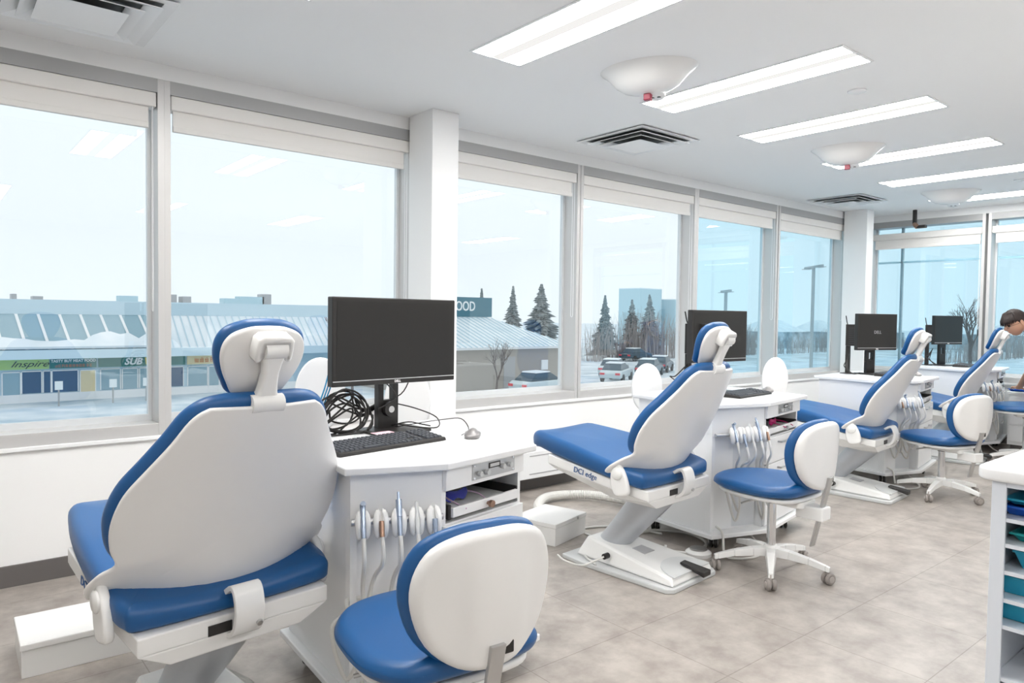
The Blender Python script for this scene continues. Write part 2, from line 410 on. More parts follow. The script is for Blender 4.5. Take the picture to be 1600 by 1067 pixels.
vent(.55, 3.70, .33, 'square ceiling vent cut by the top left corner of the photo')
vent(4.2, 3.63, .325, 'square ceiling vent above the window right of the white column')
vent(7.97, 3.84, .31, 'square ceiling vent far away near the corner column')
def pod(x, y, label, tagc):
    t = thing('ceiling_pod', label, 'ceiling pod', (x, y, ZC), .35, group='white moulded ceiling pods')
    o = MB(); o.lathe([(.235, -.0005), (.225, -.010), (.20, -.030), (.178, -.055), (.155, -.085), (.12, -.110), (.07, -.125), (.03, -.129), (.001, -.13)], 32, sx=.84, sy=1.15)
    o.build('housing', 'enamel', t, smooth=True, auto=60)
    c = MB().lathe([(.055, 0), (.055, -.012), (.045, -.016), (.001, -.016)], 20, T=Matrix.Translation((.035, -.03, -.123)) @ Matrix.Rotation(.25, 4, 'Y')).build('socket_plate', 'lam', t, smooth=True)
    for k in (-1, 1): MB().lathe([(.011, 0), (.011, -.008), (.001, -.008)], 12, T=Matrix.Translation((.045, -.03 + k * .018, -.135))).build('socket', 'black', t)
    if tagc: MB().box(-.018, .018, -.02, .02, -.165, -.13).build('red_connector', 'red', t, bevel=.004)
    return t
pod(3.06, 2.58, 'white ceiling pod with a red connector, nearest of the three', 1)
pod(5.60, 2.70, 'white ceiling pod beneath the fourth linear light, middle of the three', 1)
pod(8.22, 2.88, 'small far white ceiling pod above the corner, farthest of the three', 0)
for (x, y, s) in ((4.24, 2.0, 'round white ceiling cap between the first and second linear lights'), (7.97, 2.20, 'round white ceiling cap at the right edge of the photo')):
    tag(MB().lathe([(.052, -.0005), (.052, -.008), (.04, -.012), (.001, -.012)], 24).build('round_sensor', 'lam', smooth=True), s, 'ceiling sensor').location = (x, y, ZC)
t = thing('camera_bracket', 'black bracket hanging from the ceiling before the right wall window', 'bracket', (9.25, 3.62, ZC))
MB().box(-.02, .02, -.02, .02, -.17, -.0005).build('drop_arm', 'black', t, bevel=.004)
MB().tube([(0, 0, -.17), (-.03, -.04, -.21)], .028, 10).build('camera_head', 'gold', t, smooth=True)
MB().box(-.03, .03, -.13, -.02, -.225, -.19).build('mount_arm', 'black', t, bevel=.006)

# ------------------------------------------------------------------ dental chairs  (local: +Y towards the feet, origin on the floor)
def sym(half):   # right half outline, bottom to top -> closed outline
    return [(x, y) for x, y in half] + [(-x, y) for x, y in reversed(half)]
SHELL = sym([(.16, .034), (.25, .036), (.315, .02), (.352, .0), (.362, .05), (.345, .12), (.318, .165), (.335, .215), (.343, .28), (.336, .345), (.318, .405), (.28, .475), (.235, .555), (.20, .625), (.165, .66), (.12, .668)])
CUSH = sym([(.18, .13), (.29, .15), (.335, .20), (.352, .28), (.347, .345), (.328, .41), (.29, .48), (.247, .56), (.212, .63), (.17, .672), (.12, .69), (.06, .695)])
HEAD = sym([(.03, .652), (.075, .662), (.10, .70), (.122, .745), (.133, .79), (.128, .83), (.105, .86), (.06, .879), (.02, .884)])
def dental_chair(loc, rz, th, zh, label):
    t = thing('dental_chair', label, 'dental chair', (loc[0], loc[1], 0), rz, 'blue and white dental chairs')
    yh = -.05
    def bk(u, s, n):
        return (u, yh - s * sin(th) - n * cos(th), zh + s * cos(th) - n * sin(th))
    # base
    MB().prism([(-.20, -.283), (.20, -.283), (.232, -.25), (.225, .30), (.20, .46), (-.20, .46), (-.225, .30), (-.232, -.25)], .0, .026).build('base_plate', 'pale', t, bevel=.006)
    MB().hull([(-.20, -.27, .027), (.20, -.27, .027), (.15, .40, .027), (-.15, .40, .027)], [(-.185, -.255, .066), (.185, -.255, .066), (.12, .34, .14), (-.12, .34, .14)]).build('base_cover', 'enamel', t, bevel=.012)
    arc = [(.17 * cos(a), -.262 + .16 * sin(a) + .0) for a in [pi * k / 14 for k in range(15)]]
    MB().hull([(x, y, .0665 + (y + .255) * .125) for x, y in arc], [(x, y, .071 + (y + .255) * .125) for x, y in arc]).build('control_panel', 'pale', t)
    MB().hull([(-.05, .0, .098), (.05, .0, .098), (.045, .09, .109), (-.045, .09, .109)], [(-.045, .005, .1015), (.045, .005, .1015), (.04, .085, .1125), (-.04, .085, .1125)]).build('recessed_switch', 'greym', t, bevel=.002)
    MB().hull([(-.01, -.19, .085), (.04, -.19, .085), (.07, -.33, .045), (-.005, -.33, .045)], [(-.01, -.19, .097), (.04, -.19, .10), (.07, -.33, .075), (-.005, -.33, .075)]).build('foot_pedal', 'black', t, bevel=.006)
    MB().tube([(-.165, .16, .08), (-.20, .16, .08)], .016, 10).build('cable_plug', 'black', t, smooth=True)
    MB().tube(smoothpts([(-.20, .16, .08), (-.25, .19, .06), (-.29, .24, .034), (-.30, .34, .032), (-.26, .44, .034)]), .0055, 6).build('power_cable', 'hose', t, smooth=True)
    # slanted column
    C = [(0, .255, .09), (0, .11, .09 + (zh - .205) * .5), (0, -.03, zh - .115)]
    vs = MB(); n = 28; rings = []
    for (q, w) in zip([C[0], C[1], C[2]], (.088, .10, .115)):
        rings.append([(q[0] + w * cos(2 * pi * k / n), q[1] + w * 1.12 * sin(2 * pi * k / n), q[2]) for k in range(n)])
    vs.hull(rings[0], rings[1]); vs.hull(rings[1], rings[2]); vs.build('column', 'colm', t, smooth=True)
    # seat under-frame
    rb = [(-.20, -.17, zh - .128), (.20, -.17, zh - .128), (.235, .08, zh - .115), (.27, .46, zh - .012), (-.27, .46, zh - .012), (-.235, .08, zh - .115)]
    rt = [(-.29, -.18, zh - .078), (.29, -.18, zh - .078), (.30, .10, zh - .042), (.285, .50, zh + .012), (-.285, .50, zh + .012), (-.30, .10, zh - .042)]
    MB().hull(rb, rt).build('under_frame', 'enamel', t, bevel=.004)
    ru = [(x, y, zh - .078 + (y + .18) * .135 + .0515) for x, y, z in rt]
    MB().hull([(x, y, z + .0005) for x, y, z in rt], ru).build('side_rail', 'enamel', t, bevel=.004)
    MB().hull([(-.135, -.13, zh - .15), (.135, -.13, zh - .15), (.135, .12, zh - .13), (-.135, .12, zh - .13)], [(-.15, -.15, zh - .10), (.15, -.15, zh - .10), (.15, .15, zh - .07), (-.15, .15, zh - .07)]).build('column_collar', 'pale', t, bevel=.01)
    # lettering on the left rail
    sl = Vector((0, -1, -.135)).normalized(); 
    text('DCI edge', .042, 'logo', t, (-.2985, .22, zh - .078 + .40 * .135 + .026), sl, Vector((0, -.135, 1)), .0012, name='printed_lettering')
    # seat cushion
    def seatm(u, v, w):
        zb = zh - .026 + (v + .18) * .135
        k = max(0, (v - .35)) / .35
        zb -= .03 * max(0, v - .62) / .1 if v > .62 else 0
        return (u, v, zb + w * (.78 + .30 * min(1, max(0, (v + .18) / .5))) + .018 * (abs(u) / .3) ** 2 * (w > .03))
    so = smoothpts([(-.27, -.165), (0, -.175), (.27, -.165), (.315, -.13), (.325, -.04), (.318, .15), (.30, .35), (.27, .55), (.235, .66), (.17, .70), (0, .715), (-.17, .70), (-.235, .66), (-.27, .55), (-.30, .35), (-.318, .15), (-.325, -.04), (-.315, -.13)], True, 4)
    MB().pad(so, .082, .036, seatm, crown=.012).build('seat_cushion', 'blue', t, smooth=True, auto=80)
    # backrest
    cv = lambda u: -.55 * u * u
    shl = smoothpts(SHELL, True, 4); cus = smoothpts(CUSH, True, 4)
    lift = lambda u, s: -.05 * max(0, .17 - s) / .17 * (abs(u) / .3) ** 2
    MB().pad(shl, .016, .006, lambda u, v, w: bk(u, v, .025 + w + cv(u) + .10 * (v - .35) ** 2 * 0 + lift(u, v))).build('backrest_shell', 'shell', t, smooth=True, auto=60)
    MB().pad(cus, .05, .024, lambda u, v, w: bk(u, v, .026 - w + cv(u) + .0 + lift(u, v)), crown=.012).build('backrest_cushion', 'blue', t, smooth=True, auto=80)
    # hinges
    for s in (-1, 1):
        hb = MB().pad(smoothpts([(-.10, -.065), (-.05, -.085), (.02, -.085), (.055, -.02), (.045, .05), (0, .075), (-.05, .05), (-.09, -.01)], True, 3), .034, .012, lambda u, v, w, s=s: (s * (.318 + w * .8), u * .72 - .02, zh + .022 + v * 1.0)).build('hinge_bracket', 'enamel', t, smooth=True, auto=60)
        MB().lathe([(.032, 0), (.032, .006), (.026, .01), (.001, .01)], 20, T=Matrix.Translation((s * .345, -.025, zh + .05)) @ Matrix.Rotation(s * pi / 2, 4, 'Y')).build('pivot_cap', 'enamel', hb, smooth=True)
    # recline strap round the rear roll of the seat
    pth = smoothpts([bk(0, .05, .046), bk(0, .02, .055), (0, -.20, zh + .055), (0, -.232, zh + .01), (0, -.228, zh - .045), (0, -.20, zh - .082), (0, -.14, zh - .10)])
    MB().strip(pth, .088, .016).build('recline_strap', 'enamel', t, smooth=True, bevel=.004)
    MB().tube([(.028, -.228, zh - .05), (.028, -.242, zh - .055)], .009, 10).build('strap_screw', 'steel', t, smooth=True)
    MB().box(-.10, -.03, -.1835, -.1795, zh - .076, zh - .046).build('strap_slot', 'black', t)
    # headrest
    hd = smoothpts(HEAD, True, 4); hs = [((x) * .92, .768 + (y - .768) * .93 - .002) for x, y in hd]
    hc = lambda u, v: -.9 * u * u - 1.0 * (v - .76) ** 2
    h_ = MB().pad(hd, .038, .018, lambda u, v, w: bk(u, v, -.042 - w + hc(u, v)), crown=.01).build('headrest_cushion', 'blue', t, smooth=True, auto=80)
    MB().pad(hs, .02, .008, lambda u, v, w: bk(u, v, -.047 + w + hc(u, v)), crown=.006).build('headrest_shell', 'shell', t, smooth=True, auto=60)
    a_ = MB().pad([(-.055, .80), (-.050, .792), (-.040, .792), (-.034, .80), (-.034, .822), (-.034, .845), (0, .845), (.034, .845), (.034, .822), (.034, .80), (.040, .792), (.050, .792), (.055, .80), (.056, .83), (.053, .856), (.040, .868), (0, .87), (-.040, .868), (-.053, .856), (-.056, .83)], .05, .010, lambda u, v, w: bk(u, v, -.035 + w)).build('headrest_clamp', 'enamel', t, smooth=True, auto=60)
    MB().tube([bk(-.032, .826, .004), bk(.032, .826, .004)], .024, 16).build('clamp_barrel', 'enamel', a_, smooth=True)
    arm = smoothpts([(-.031, .826), (-.024, .76), (-.03, .70), (-.046, .668), (-.044, .635), (.044, .635), (.046, .668), (.03, .70), (.024, .76), (.031, .826)], True, 3)
    MB().pad(arm, .032, .011, lambda u, v, w: bk(u, v, -.014 + w + .05 * (.8 - v))).build('headrest_arm', 'enamel', t, smooth=True, auto=60)
    MB().tube([bk(-.047, .668, .018), bk(.047, .668, .018)], .027, 18).build('arm_knuckle', 'enamel', t, smooth=True)
    MB().tube([bk(-.0495, .668, .018), bk(-.0472, .668, .018)], .006, 10).build('knuckle_screw', 'black', t, smooth=True)
    return t
dental_chair((.704, 2.309), .11, .405, .512, 'blue and white dental chair nearest the camera, largest, seen from behind')
dental_chair((3.041, 2.485), .091, .475, .535, 'blue and white dental chair with its whole base visible, second from the left')
dental_chair((5.76, 2.58), .096, .465, .505, 'blue and white dental chair third from the left, behind the middle stool backrest')
dental_chair((7.98, 2.70), .10, .46, .50, 'blue and white dental chair farthest away, beside the leaning person')

# ------------------------------------------------------------------ assistant stools (backrest towards local -Y)
def caster(parent, x, y, a=0, r=.030, name='caster', cap='castert', dark='caster'):
    T = Matrix.Translation((x, y, r)) @ Matrix.Rotation(a, 4, 'Z')
    c = MB()
    for s in (-1, 1): c.lathe([(.001, -.011), (r * .8, -.011), (r, -.006), (r, .006), (r * .8, .011), (.001, .011)], 20, T=T @ Matrix.Translation((0, s * .014, 0)) @ Matrix.Rotation(pi / 2, 4, 'X'))
    o = c.build(name, dark, parent, smooth=True)
    h_ = MB()
    h_.box(-.004 - r * .9, .012, -.0275, .0275, .002 + r * .1, r * 1.05, T=T) if False else h_.lathe([(.001, -.0285), (r * .5, -.0285), (r * .55, -.0255), (r * .55, .0255), (r * .5, .0285), (.001, .0285)], 16, T=T @ Matrix.Rotation(pi / 2, 4, 'X'))
    h_.tube([(x, y, r + .01), (x, y, r * 2 + .022)], .008, 8)
    h_.build('caster_hub', cap, o, smooth=True)
    return o
def stool(loc, rz, zs, label, base_rot=.0):
    t = thing('assistant_stool', label, 'stool', (loc[0], loc[1], 0), rz, 'blue and white assistant stools')
    # five legs
    for k in range(5):
        a = base_rot + 2 * pi * k / 5; ca, sa = cos(a), sin(a)
        l = MB()
        P = [(.028, .125, .030, .022), (.10, .122, .026, .02), (.20, .108, .020, .016), (.285, .088, .015, .014), (.305, .082, .014, .012)]
        rings = []
        for (r, z, w, hh) in P: rings.append([(ca * r - sa * u, sa * r + ca * u, z + v) for u, v in ((-w, -hh * 1.6), (w, -hh * 1.6), (w * .8, hh * .5), (-w * .8, hh * .5))])
        for i in range(4): l.hull(rings[i], rings[i + 1])
        l.build('leg', 'enamel', t, bevel=.003); 
        caster(t, ca * .298, sa * .298, a + .6 * (k % 3) + .4)
    MB().lathe([(.033, .085), (.040, .10), (.040, .135), (.03, .15)], 20).build('hub', 'enamel', t, smooth=True)
    MB().lathe([(.0235, .14), (.0235, zs - .135)], 20).build('gas_column', 'chrome', t, smooth=True, auto=30)
    MB().lathe([(.030, zs - .15), (.030, zs - .12)], 20).build('column_collar', 'black', t, smooth=True, auto=30)
    # seat
    so = smoothpts([(-.10, -.235), (.10, -.235), (.20, -.205), (.252, -.10), (.255, .03), (.232, .16), (.165, .262), (.07, .298), (-.07, .298), (-.165, .262), (-.232, .16), (-.255, .03), (-.252, -.10), (-.20, -.205)], True, 4)
    MB().pad(so, .075, .034, lambda u, v, w: (u, v, zs - .075 + w - .02 * max(0, v / .3) ** 2 * (w > .03) + .012 * max(0, -v / .24) ** 2 - .018 * (abs(u) / .25) ** 2 * (w > .04)), crown=.008).build('seat_cushion', 'blue', t, smooth=True, auto=80)
    sp = [(x * .90, y * .90) for x, y in so]
    MB().pad(sp, .022, .01, lambda u, v, w: (u, v, zs - .098 + w)).build('seat_pan', 'shell', t, smooth=True)
    MB().prism(rrect(.17, .30, .03, cx=0, cy=-.06), zs - .135, zs - .099).build('mechanism_box', 'enamel', t, bevel=.006)
    MB().box(-.05, .045, -.305, -.16, zs - .185, zs - .115).build('post_clamp', 'enamel', t, bevel=.008)
    MB().tube([(.045, -.24, zs - .15), (.08, -.24, zs - .15)], .014, 12).build('clamp_knob', 'enamel', t, smooth=True)
    MB().tube(smoothpts([(-.08, .0, zs - .118), (-.16, .03, zs - .122), (-.22, .05, zs - .13)]), .006, 8).build('height_lever', 'steel', t, smooth=True)
    # post
    MB().hull([(-.026, -.240, .20), (.016, -.240, .20), (.016, -.228, .20), (-.026, -.228, .20)], [(-.026, -.328, zs + .045), (.016, -.328, zs + .045), (.016, -.313, zs + .045), (-.026, -.313, zs + .045)]).build('backrest_post', 'steel', t, bevel=.002)
    # backrest
    bo = smoothpts([(0, -.036), (.10, -.018), (.178, .045), (.215, .14), (.212, .225), (.17, .295), (.09, .327), (0, .333), (-.09, .327), (-.17, .295), (-.212, .225), (-.215, .14), (-.178, .045), (-.10, -.018)], True, 4)
    bend = lambda u: 1.15 * u * u
    MB().pad(bo, .042, .02, lambda u, v, w: (u * .96, -.262 + w + bend(u) - .06 * (v - .15), zs + v), crown=.01).build('backrest_cushion', 'blue', t, smooth=True, auto=80)
    bs = [(x * .92, .150 + (y - .15) * .95) for x, y in bo]
    def shm(u, v, w):
        ridge = .016 * (1 / (1 + math.exp((abs(u) - .085) / .012))) * max(0, 1 - ((v - .12) / .2) ** 2)
        return (u, -.258 - w + bend(u) - .06 * (v - .15) - (ridge if w > .03 else 0), zs + v)
    MB().pad(bs, .048, .022, shm, crown=.004, K=18).build('backrest_shell', 'shell', t, smooth=True, auto=80)
    MB().box(-.02, .05, -.312, -.3, zs + .01, zs + .05).build('post_socket', 'black', t, bevel=.004)
    return t
stool((1.094, 1.648), -.078, .533, 'blue and white stool at the bottom edge of the photo, largest and nearest', .3)
stool((3.56, 2.075), .011, .53, 'blue and white stool standing between the second and third dental chairs', -.1)
stool((6.20, 2.17), -.30, .505, 'blue and white stool in front of the third cart, backrest overlapping the fourth cart', -.25)
stool((8.26, 2.16), .5, .60, 'raised blue and white stool cut off by the right edge of the photo', .5)

# ------------------------------------------------------------------ delivery carts
CZ = .88
CARTS = [((1.822, 2.052), .79, 'first'), ((4.496, 2.386), 1.0, 'second'), ((7.08, 2.52), .98, 'third'), ((9.36, 2.62), .96, 'fourth')]
def lerp(a, b, t): return (a[0] + (b[0] - a[0]) * t, a[1] + (b[1] - a[1]) * t)
def cart(i, org, w, label):
    t = thing('treatment_cart', label, 'cart', (org[0], org[1], 0), 0, 'white treatment carts')
    Rr, Bd, FL = (0, 0), (-.60 * w, -.09), (-1.0 * w, .03)
    RL, RR = (-.93 * w, .70), (.08 * w, .80)
    MB().prism([Rr, Bd, FL, RL, RR], CZ - .026, CZ).build('worktop', 'lam', t, bevel=.005)
    ins = .035
    r, b, f = (-.045, .045), (-.60 * w, -.05), (-1.0 * w + ins, .06)
    rl, rr = (-.93 * w + .02, .66), (.02 * w, .72)
    r2, b2, f2 = (r[0] + .03, r[1] + .42), (b[0], b[1] + .42), (f[0] + .03, f[1] + .40)
    body = MB()
    body.prism([r2, b2, f2, rl, rr], .12, CZ - .0265)                      # rear block
    body.prism([r, b, b2, r2], .12, .66)                                  # drawer block
    body.prism([r, b, b2, r2], .775, CZ - .0265)                            # fascia block
    for (p0, p1, q0, q1) in ((0, .035, r, b), (.95, 1.0, r, b)):
        a_, c_ = lerp(r, b, p0), lerp(r, b, p1); a2, c2 = lerp(r2, b2, p0), lerp(r2, b2, p1)
        body.prism([a_, c_, c2, a2], .66, .775)
    body.prism([b, f, f2, b2], .70, CZ - .0265)                             # upper left block
    bi, fi = (b[0], b[1] + .05), (f[0] + .01, f[1] + .05)
    body.prism([bi, fi, f2, b2], .12, .70)
    body.prism([f, (f[0] + .022, f[1] - .004), (fi[0] + .022, fi[1]), fi], .12, .70)
    body.build('case', 'lam', t)
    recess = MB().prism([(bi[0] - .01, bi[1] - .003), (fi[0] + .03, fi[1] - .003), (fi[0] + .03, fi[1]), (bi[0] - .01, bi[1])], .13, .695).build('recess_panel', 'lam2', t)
    pl = MB().prism([(r[0] + .09, r[1] - .03), (b[0], b[1] - .05), (f[0] - .03, f[1] - .03), (rl[0] - .03, rl[1] + .02), (rr[0] + .02, rr[1])], .095, .12).build('plinth', 'lam', t, bevel=.004)
    for (x, y) in ((-.12, .08), (-.84 * w, .12), (-.84 * w, .56), (-.1, .6)): caster(t, x, y, .5, .034, 'caster', 'steel', 'black')
    # facet frames
    def frame(p, q):
        e = Vector((q[0] - p[0], q[1] - p[1], 0)); L = e.length; e.normalize(); nrm = Vector((-e.y, e.x, 0))
        if nrm.y > 0: nrm = -nrm
        return Vector((p[0], p[1], 0)), e, nrm, L
    O, e, nn, L = frame(b, r)       # from bend towards the right corner
    def T(u, d, z): return O + e * u + nn * d + Vector((0, 0, z))
    def slab(u0, u1, d0, d1, z0, z1, name, m, par=t, bev=.002):
        return MB().hull([T(u0, d0, z0), T(u1, d0, z0), T(u1, d1, z0), T(u0, d1, z0)], [T(u0, d0, z1), T(u1, d0, z1), T(u1, d1, z1), T(u0, d1, z1)]).build(name, m, par, bevel=bev)
    slab(.005, L - .003, .0005, .018, .778, CZ - .03, 'fascia', 'lam')
    cp = slab(L * .31, L * .31 + .24, .0185, .021, .792, .848, 'control_panel', 'steel', bev=0)
    for uu in (.035, .075, .165, .205):
        c_ = T(L * .31 + uu, .021, .812 + (.008 if uu > .1 else 0)); MB().tube([c_, c_ + nn * .014], .0095, 12).build('knob', 'pale', cp, smooth=True)
    slab(L * .31 + .088, L * .31 + .152, .0212, .023, .822, .842, 'display', 'black', cp, 0)
    slab(L * .31 + .094, L * .31 + .146, .0231, .0236, .826, .838, 'display_window', 'pale', cp, 0)
    for (uu, zz) in ((.01, .798), (.23, .798), (.01, .842), (.23, .842)):
        c_ = T(L * .31 + uu, .021, zz); MB().tube([c_, c_ + nn * .002], .005, 8).build('screw', 'chrome', cp, smooth=True)
    # slide-out tray
    tr = slab(.05, L - .035, -.34, .0, .684, .692, 'slide_out_tray', 'pale')
    slab(.045, L - .03, .0, .014, .678, .712, 'tray_front', 'lam', tr)
    slab(.032, .044, -.36, .004, .672, .722, 'drawer_runner', 'black', tr, 0); slab(L - .03, L - .022, -.36, .004, .672, .722, 'drawer_runner', 'black', tr, 0)
    c_ = T(L * .52, .014, .695); MB().tube([c_, c_ + nn * .018], .006, 10).tube([c_ + nn * .014, c_ + nn * .026], .013, 16).build('tray_knob', 'gold' if i == 0 else 'steel', tr, smooth=True)
    for (z0, z1, nm) in ((.50, .655, 'drawer'), (.335, .495, 'drawer'), (.13, .33, 'drawer')):
        d_ = slab(.004, L - .003, .0005, .018, z0, z1, nm, 'lam')
        hz = z1 - .035; hh = MB()
        hh.tube([T(L * .33, .018, hz), T(L * .33, .04, hz), T(L * .67, .04, hz), T(L * .67, .018, hz)], .006, 8); hh.build('drawer_handle', 'gold' if i == 0 else 'steel', d_, smooth=True)
    # handpiece rail, holders, handpieces and their hoses
    O, e, nn, L = frame(b, f)
    MB().tube([T(-.0, .03, .70), T(L + .0, .03, .70)], .011, 10).build('handpiece_rail', 'steel', t, smooth=True)
    kinds = ['angle', 'short', 'long', 'motor', 'tip']
    rnd = random.Random(i + 3)
    for k in range(5):
        u = .035 + k * .058; c_ = T(u, .04, .70)
        Tm = Matrix.Translation(c_) @ Matrix((e, -nn, Vector((0, 0, 1)))).transposed().to_4x4() @ Matrix.Rotation(-.35, 4, 'X')
        # cupped white hook with a notch
        hk = MB()
        for s in (-1, 1): hk.pad(smoothpts([(s * .006, -.052), (s * .020, -.045), (s * .025, -.01), (s * .022, .025), (s * .008, .042), (s * .003, .03), (s * .004, -.02)], True, 3), .030, .012, lambda u, v, w, Tm=Tm: Tm @ Vector((u, -.030 + w + 14 * v * v * .4, v)))
        hk.lathe([(.001, -.034), (.014, -.03), (.019, -.01), (.019, .012), (.014, .03), (.001, .036)], 14, T=Tm @ Matrix.Translation((0, .004, 0)))
        hk.build('handpiece_holder', 'enamel', t, smooth=True, auto=70)
        kd = kinds[(4 - k) if i == 0 else (k + i) % 5]
        a0, a1 = Tm @ Vector((0, -.028, -.05)), Tm @ Vector((0, -.024, .035))
        ax = (a1 - a0).normalized(); h_ = MB(); up_ = .0
        if kd == 'angle': h_.tube([a0, a1, a1 + ax * .02, a1 + ax * .03 + nn * .02 - e * 0], .008, 10, rs=[.007, .009, .0095, .0085]); hm = 'hand'
        elif kd == 'long': h_.tube([a0, a0 + ax * .06, a0 + ax * .061, a1 + ax * .03, a1 + ax * .031, a1 + ax * .055], .008, 10, rs=[.007, .0085, .010, .010, .005, .0045]); hm = 'hand'
        elif kd == 'short': h_.tube([a0, a0 + ax * .05], .0085, 10); hm = 'gold'
        elif kd == 'motor': h_.tube([a0, a0 + ax * .045, a0 + ax * .05, a1 + ax * .02], .008, 10, rs=[.006, .009, .0065, .0055]); hm = 'pale'
        else: h_.tube([a0 - ax * .03, a0 + ax * .03, a0 + ax * .045], .009, 10, rs=[.006, .0085, .0095]); hm = 'hand'
        ho = h_.build('handpiece', hm, t, smooth=True, auto=50)
        lo = .23 + .12 * rnd.random(); du = (rnd.random() - .5) * .14
        st = a0 - ax * (.03 if kd == 'tip' else 0)
        en = T(min(max(u + du * .4, .03), L - .03), -.035, .30 + .2 * rnd.random())
        p1 = st - ax * .05 + Vector((0, 0, -.03)); q1 = T(u + du * .4, .05, .50); q2 = T(u + du, .05, lo + .06); q3 = T(u + du * 1.3 + .02, .035, lo); q4 = T(u + du * 1.4 + .05, .0, lo + .10)
        if k in (1, 3): q3.z -= .06; q2.z -= .05
        MB().tube(smoothpts([st, p1, q1, q2, q3, q4, en], k=7), .0072, 8).build('supply_hose', 'hose', ho, smooth=True)
    # floor-loop hose
    p = [T(L - .04, .0, .16), T(L - .05, .05, .13), T(L - .03, .11, .02), T(L - .16, .16, .009), T(L - .3, .10, .009), T(L - .34, .0, .04), T(L - .3, -.06, .11)]
    MB().tube(smoothpts(p), .007, 7).build('supply_hose', 'hose', t, smooth=True)
    return t
CL = ['white treatment cart nearest the camera, under the largest monitor', 'white treatment cart behind the second dental chair and middle stool', 'white treatment cart behind the third dental chair', 'white treatment cart farthest away in front of the right wall window']
for i, (o, w, _) in enumerate(CARTS): cart(i, o, w, CL[i])

# ------------------------------------------------------------------ monitors, computers, keyboards, mice
def monitor(px, py, rz, w, h_, zb, label, mini, stand_up=True, disc=False):
    """(px,py) panel centre, zb bottom of the panel, screen faces local -Y"""
    t = thing('computer_monitor', label, 'monitor', (px, py, CZ), rz, 'black computer monitors on the carts')
    z0 = zb - CZ
    pn = B('bezel', 'black', -w / 2, w / 2, -.012, .028, z0, z0 + h_, t, .004)
    MB().box(-w / 2 + .018, w / 2 - .018, -.0128, -.0122, z0 + .024, z0 + h_ - .018).build('screen', 'screen', t)
    MB().box(-w / 2 + .002, w / 2 - .002, -.0135, -.0125, z0 + .0195, z0 + .0225).build('bezel_trim', 'pale', pn)
    B('rear_housing', 'black', -w * .33, w * .33, .0285, .052, z0 + .06, z0 + h_ - .05, t, .012)
    # neck with a cable hole
    nk = MB(); nw = .05
    nk.box(-nw, nw, .055, .085, .20, z0 + h_ * .6).box(-nw, nw, .055, .085, .006, .13).box(-nw, -.024, .055, .085, .13, .20).box(.024, nw, .055, .085, .13, .20)
    nk.build('stand_neck', 'black', t)
    B('stand_base', 'black', -.13, .13, -.08, .13, 0, .011, t, .005)
    text('DELL', .014, 'swhite', t, (0, -.0132, z0 + .0105), (1, 0, 0), (0, 0, 1), .0004, name='brand_lettering', bold=.0004)
    if disc: 
        MB().tube([(0, .052, .092), (0, .030, .092)], .032, 22).build('adapter_disc', 'black', t, smooth=True)
        MB().tube([(.0, .030, .092), (.0, .0285, .092)], .014, 14).build('disc_mark', 'pale', t, smooth=True)
    return t
def cables(name, label, loc, rz, pts_list, r, m, cat='cable'):
    o = MB()
    for pts in pts_list: o.tube(smoothpts(pts, k=5), r, 6)
    o = o.build(name, m, smooth=True); o.location = (loc[0], loc[1], CZ); o.rotation_euler = (0, 0, rz); return tag(o, label, cat)
def minipc(x, y, rz, label):
    t = thing('mini_computer', label, 'computer', (x, y, CZ), rz, 'small black computers behind the monitors')
    B('case', 'black', -.018, .018, -.09, .06, .26, .46, t, .003)
    v = MB()
    for k in range(9): v.box(-.0195, -.018, -.06, .03, .28 + k * .018, .284 + k * .018)
    v.build('vent_slots', 'greyk', t)
    B('mounting_arm', 'black', -.012, .012, .02, .06, .006, .259, t, .003)
    B('foot', 'black', -.05, .05, -.03, .09, 0, .006, t)
    MB().tube([(0, .05, .46), (-.005, .055, .48), (-.02, .06, .54)], .0045, 8).build('antenna', 'black', t, smooth=True)
    return t
def keyboard(x, y, rz, L, label):
    t = thing('keyboard', label, 'keyboard', (x, y, CZ), rz, 'black computer keyboards')
    MB().hull([(-L / 2, -.075, .001), (L / 2, -.075, .001), (L / 2, .08, .001), (-L / 2, .08, .001)], [(-L / 2 + .003, -.072, .014), (L / 2 - .003, -.072, .014), (L / 2 - .003, .077, .028), (-L / 2 + .003, .077, .028)]).build('keyboard_body', 'black', t, bevel=.003)
    k_ = MB(); n = int(L / .0205)
    for r in range(6):
        y0 = -.064 + r * .0225
        for c in range(n):
            if (r == 0 and 4 < c < 9) or c in (n - 5,) or (r == 1 and n - 4 > c > n - 9 and c != n - 6): continue
            x0 = -L / 2 + .012 + c * (L - .024) / n; z = .0145 + (y0 + .072) * .094
            k_.hull([(x0, y0, z), (x0 + .0165, y0, z), (x0 + .0165, y0 + .018, z + .0015), (x0, y0 + .018, z + .0015)], [(x0 + .002, y0 + .002, z + .006), (x0 + .0145, y0 + .002, z + .006), (x0 + .0145, y0 + .016, z + .0075), (x0 + .002, y0 + .016, z + .0075)])
        if r == 0: k_.hull([(-L / 2 + .115, y0, .0145), (-L / 2 + .205, y0, .0145), (-L / 2 + .205, y0 + .018, .016), (-L / 2 + .115, y0 + .018, .016)], [(-L / 2 + .117, y0, .0205), (-L / 2 + .203, y0, .0205), (-L / 2 + .203, y0 + .016, .022), (-L / 2 + .117, y0 + .016, .022)])
    o = k_.build('keycaps', 'greyk', t); 
    return t
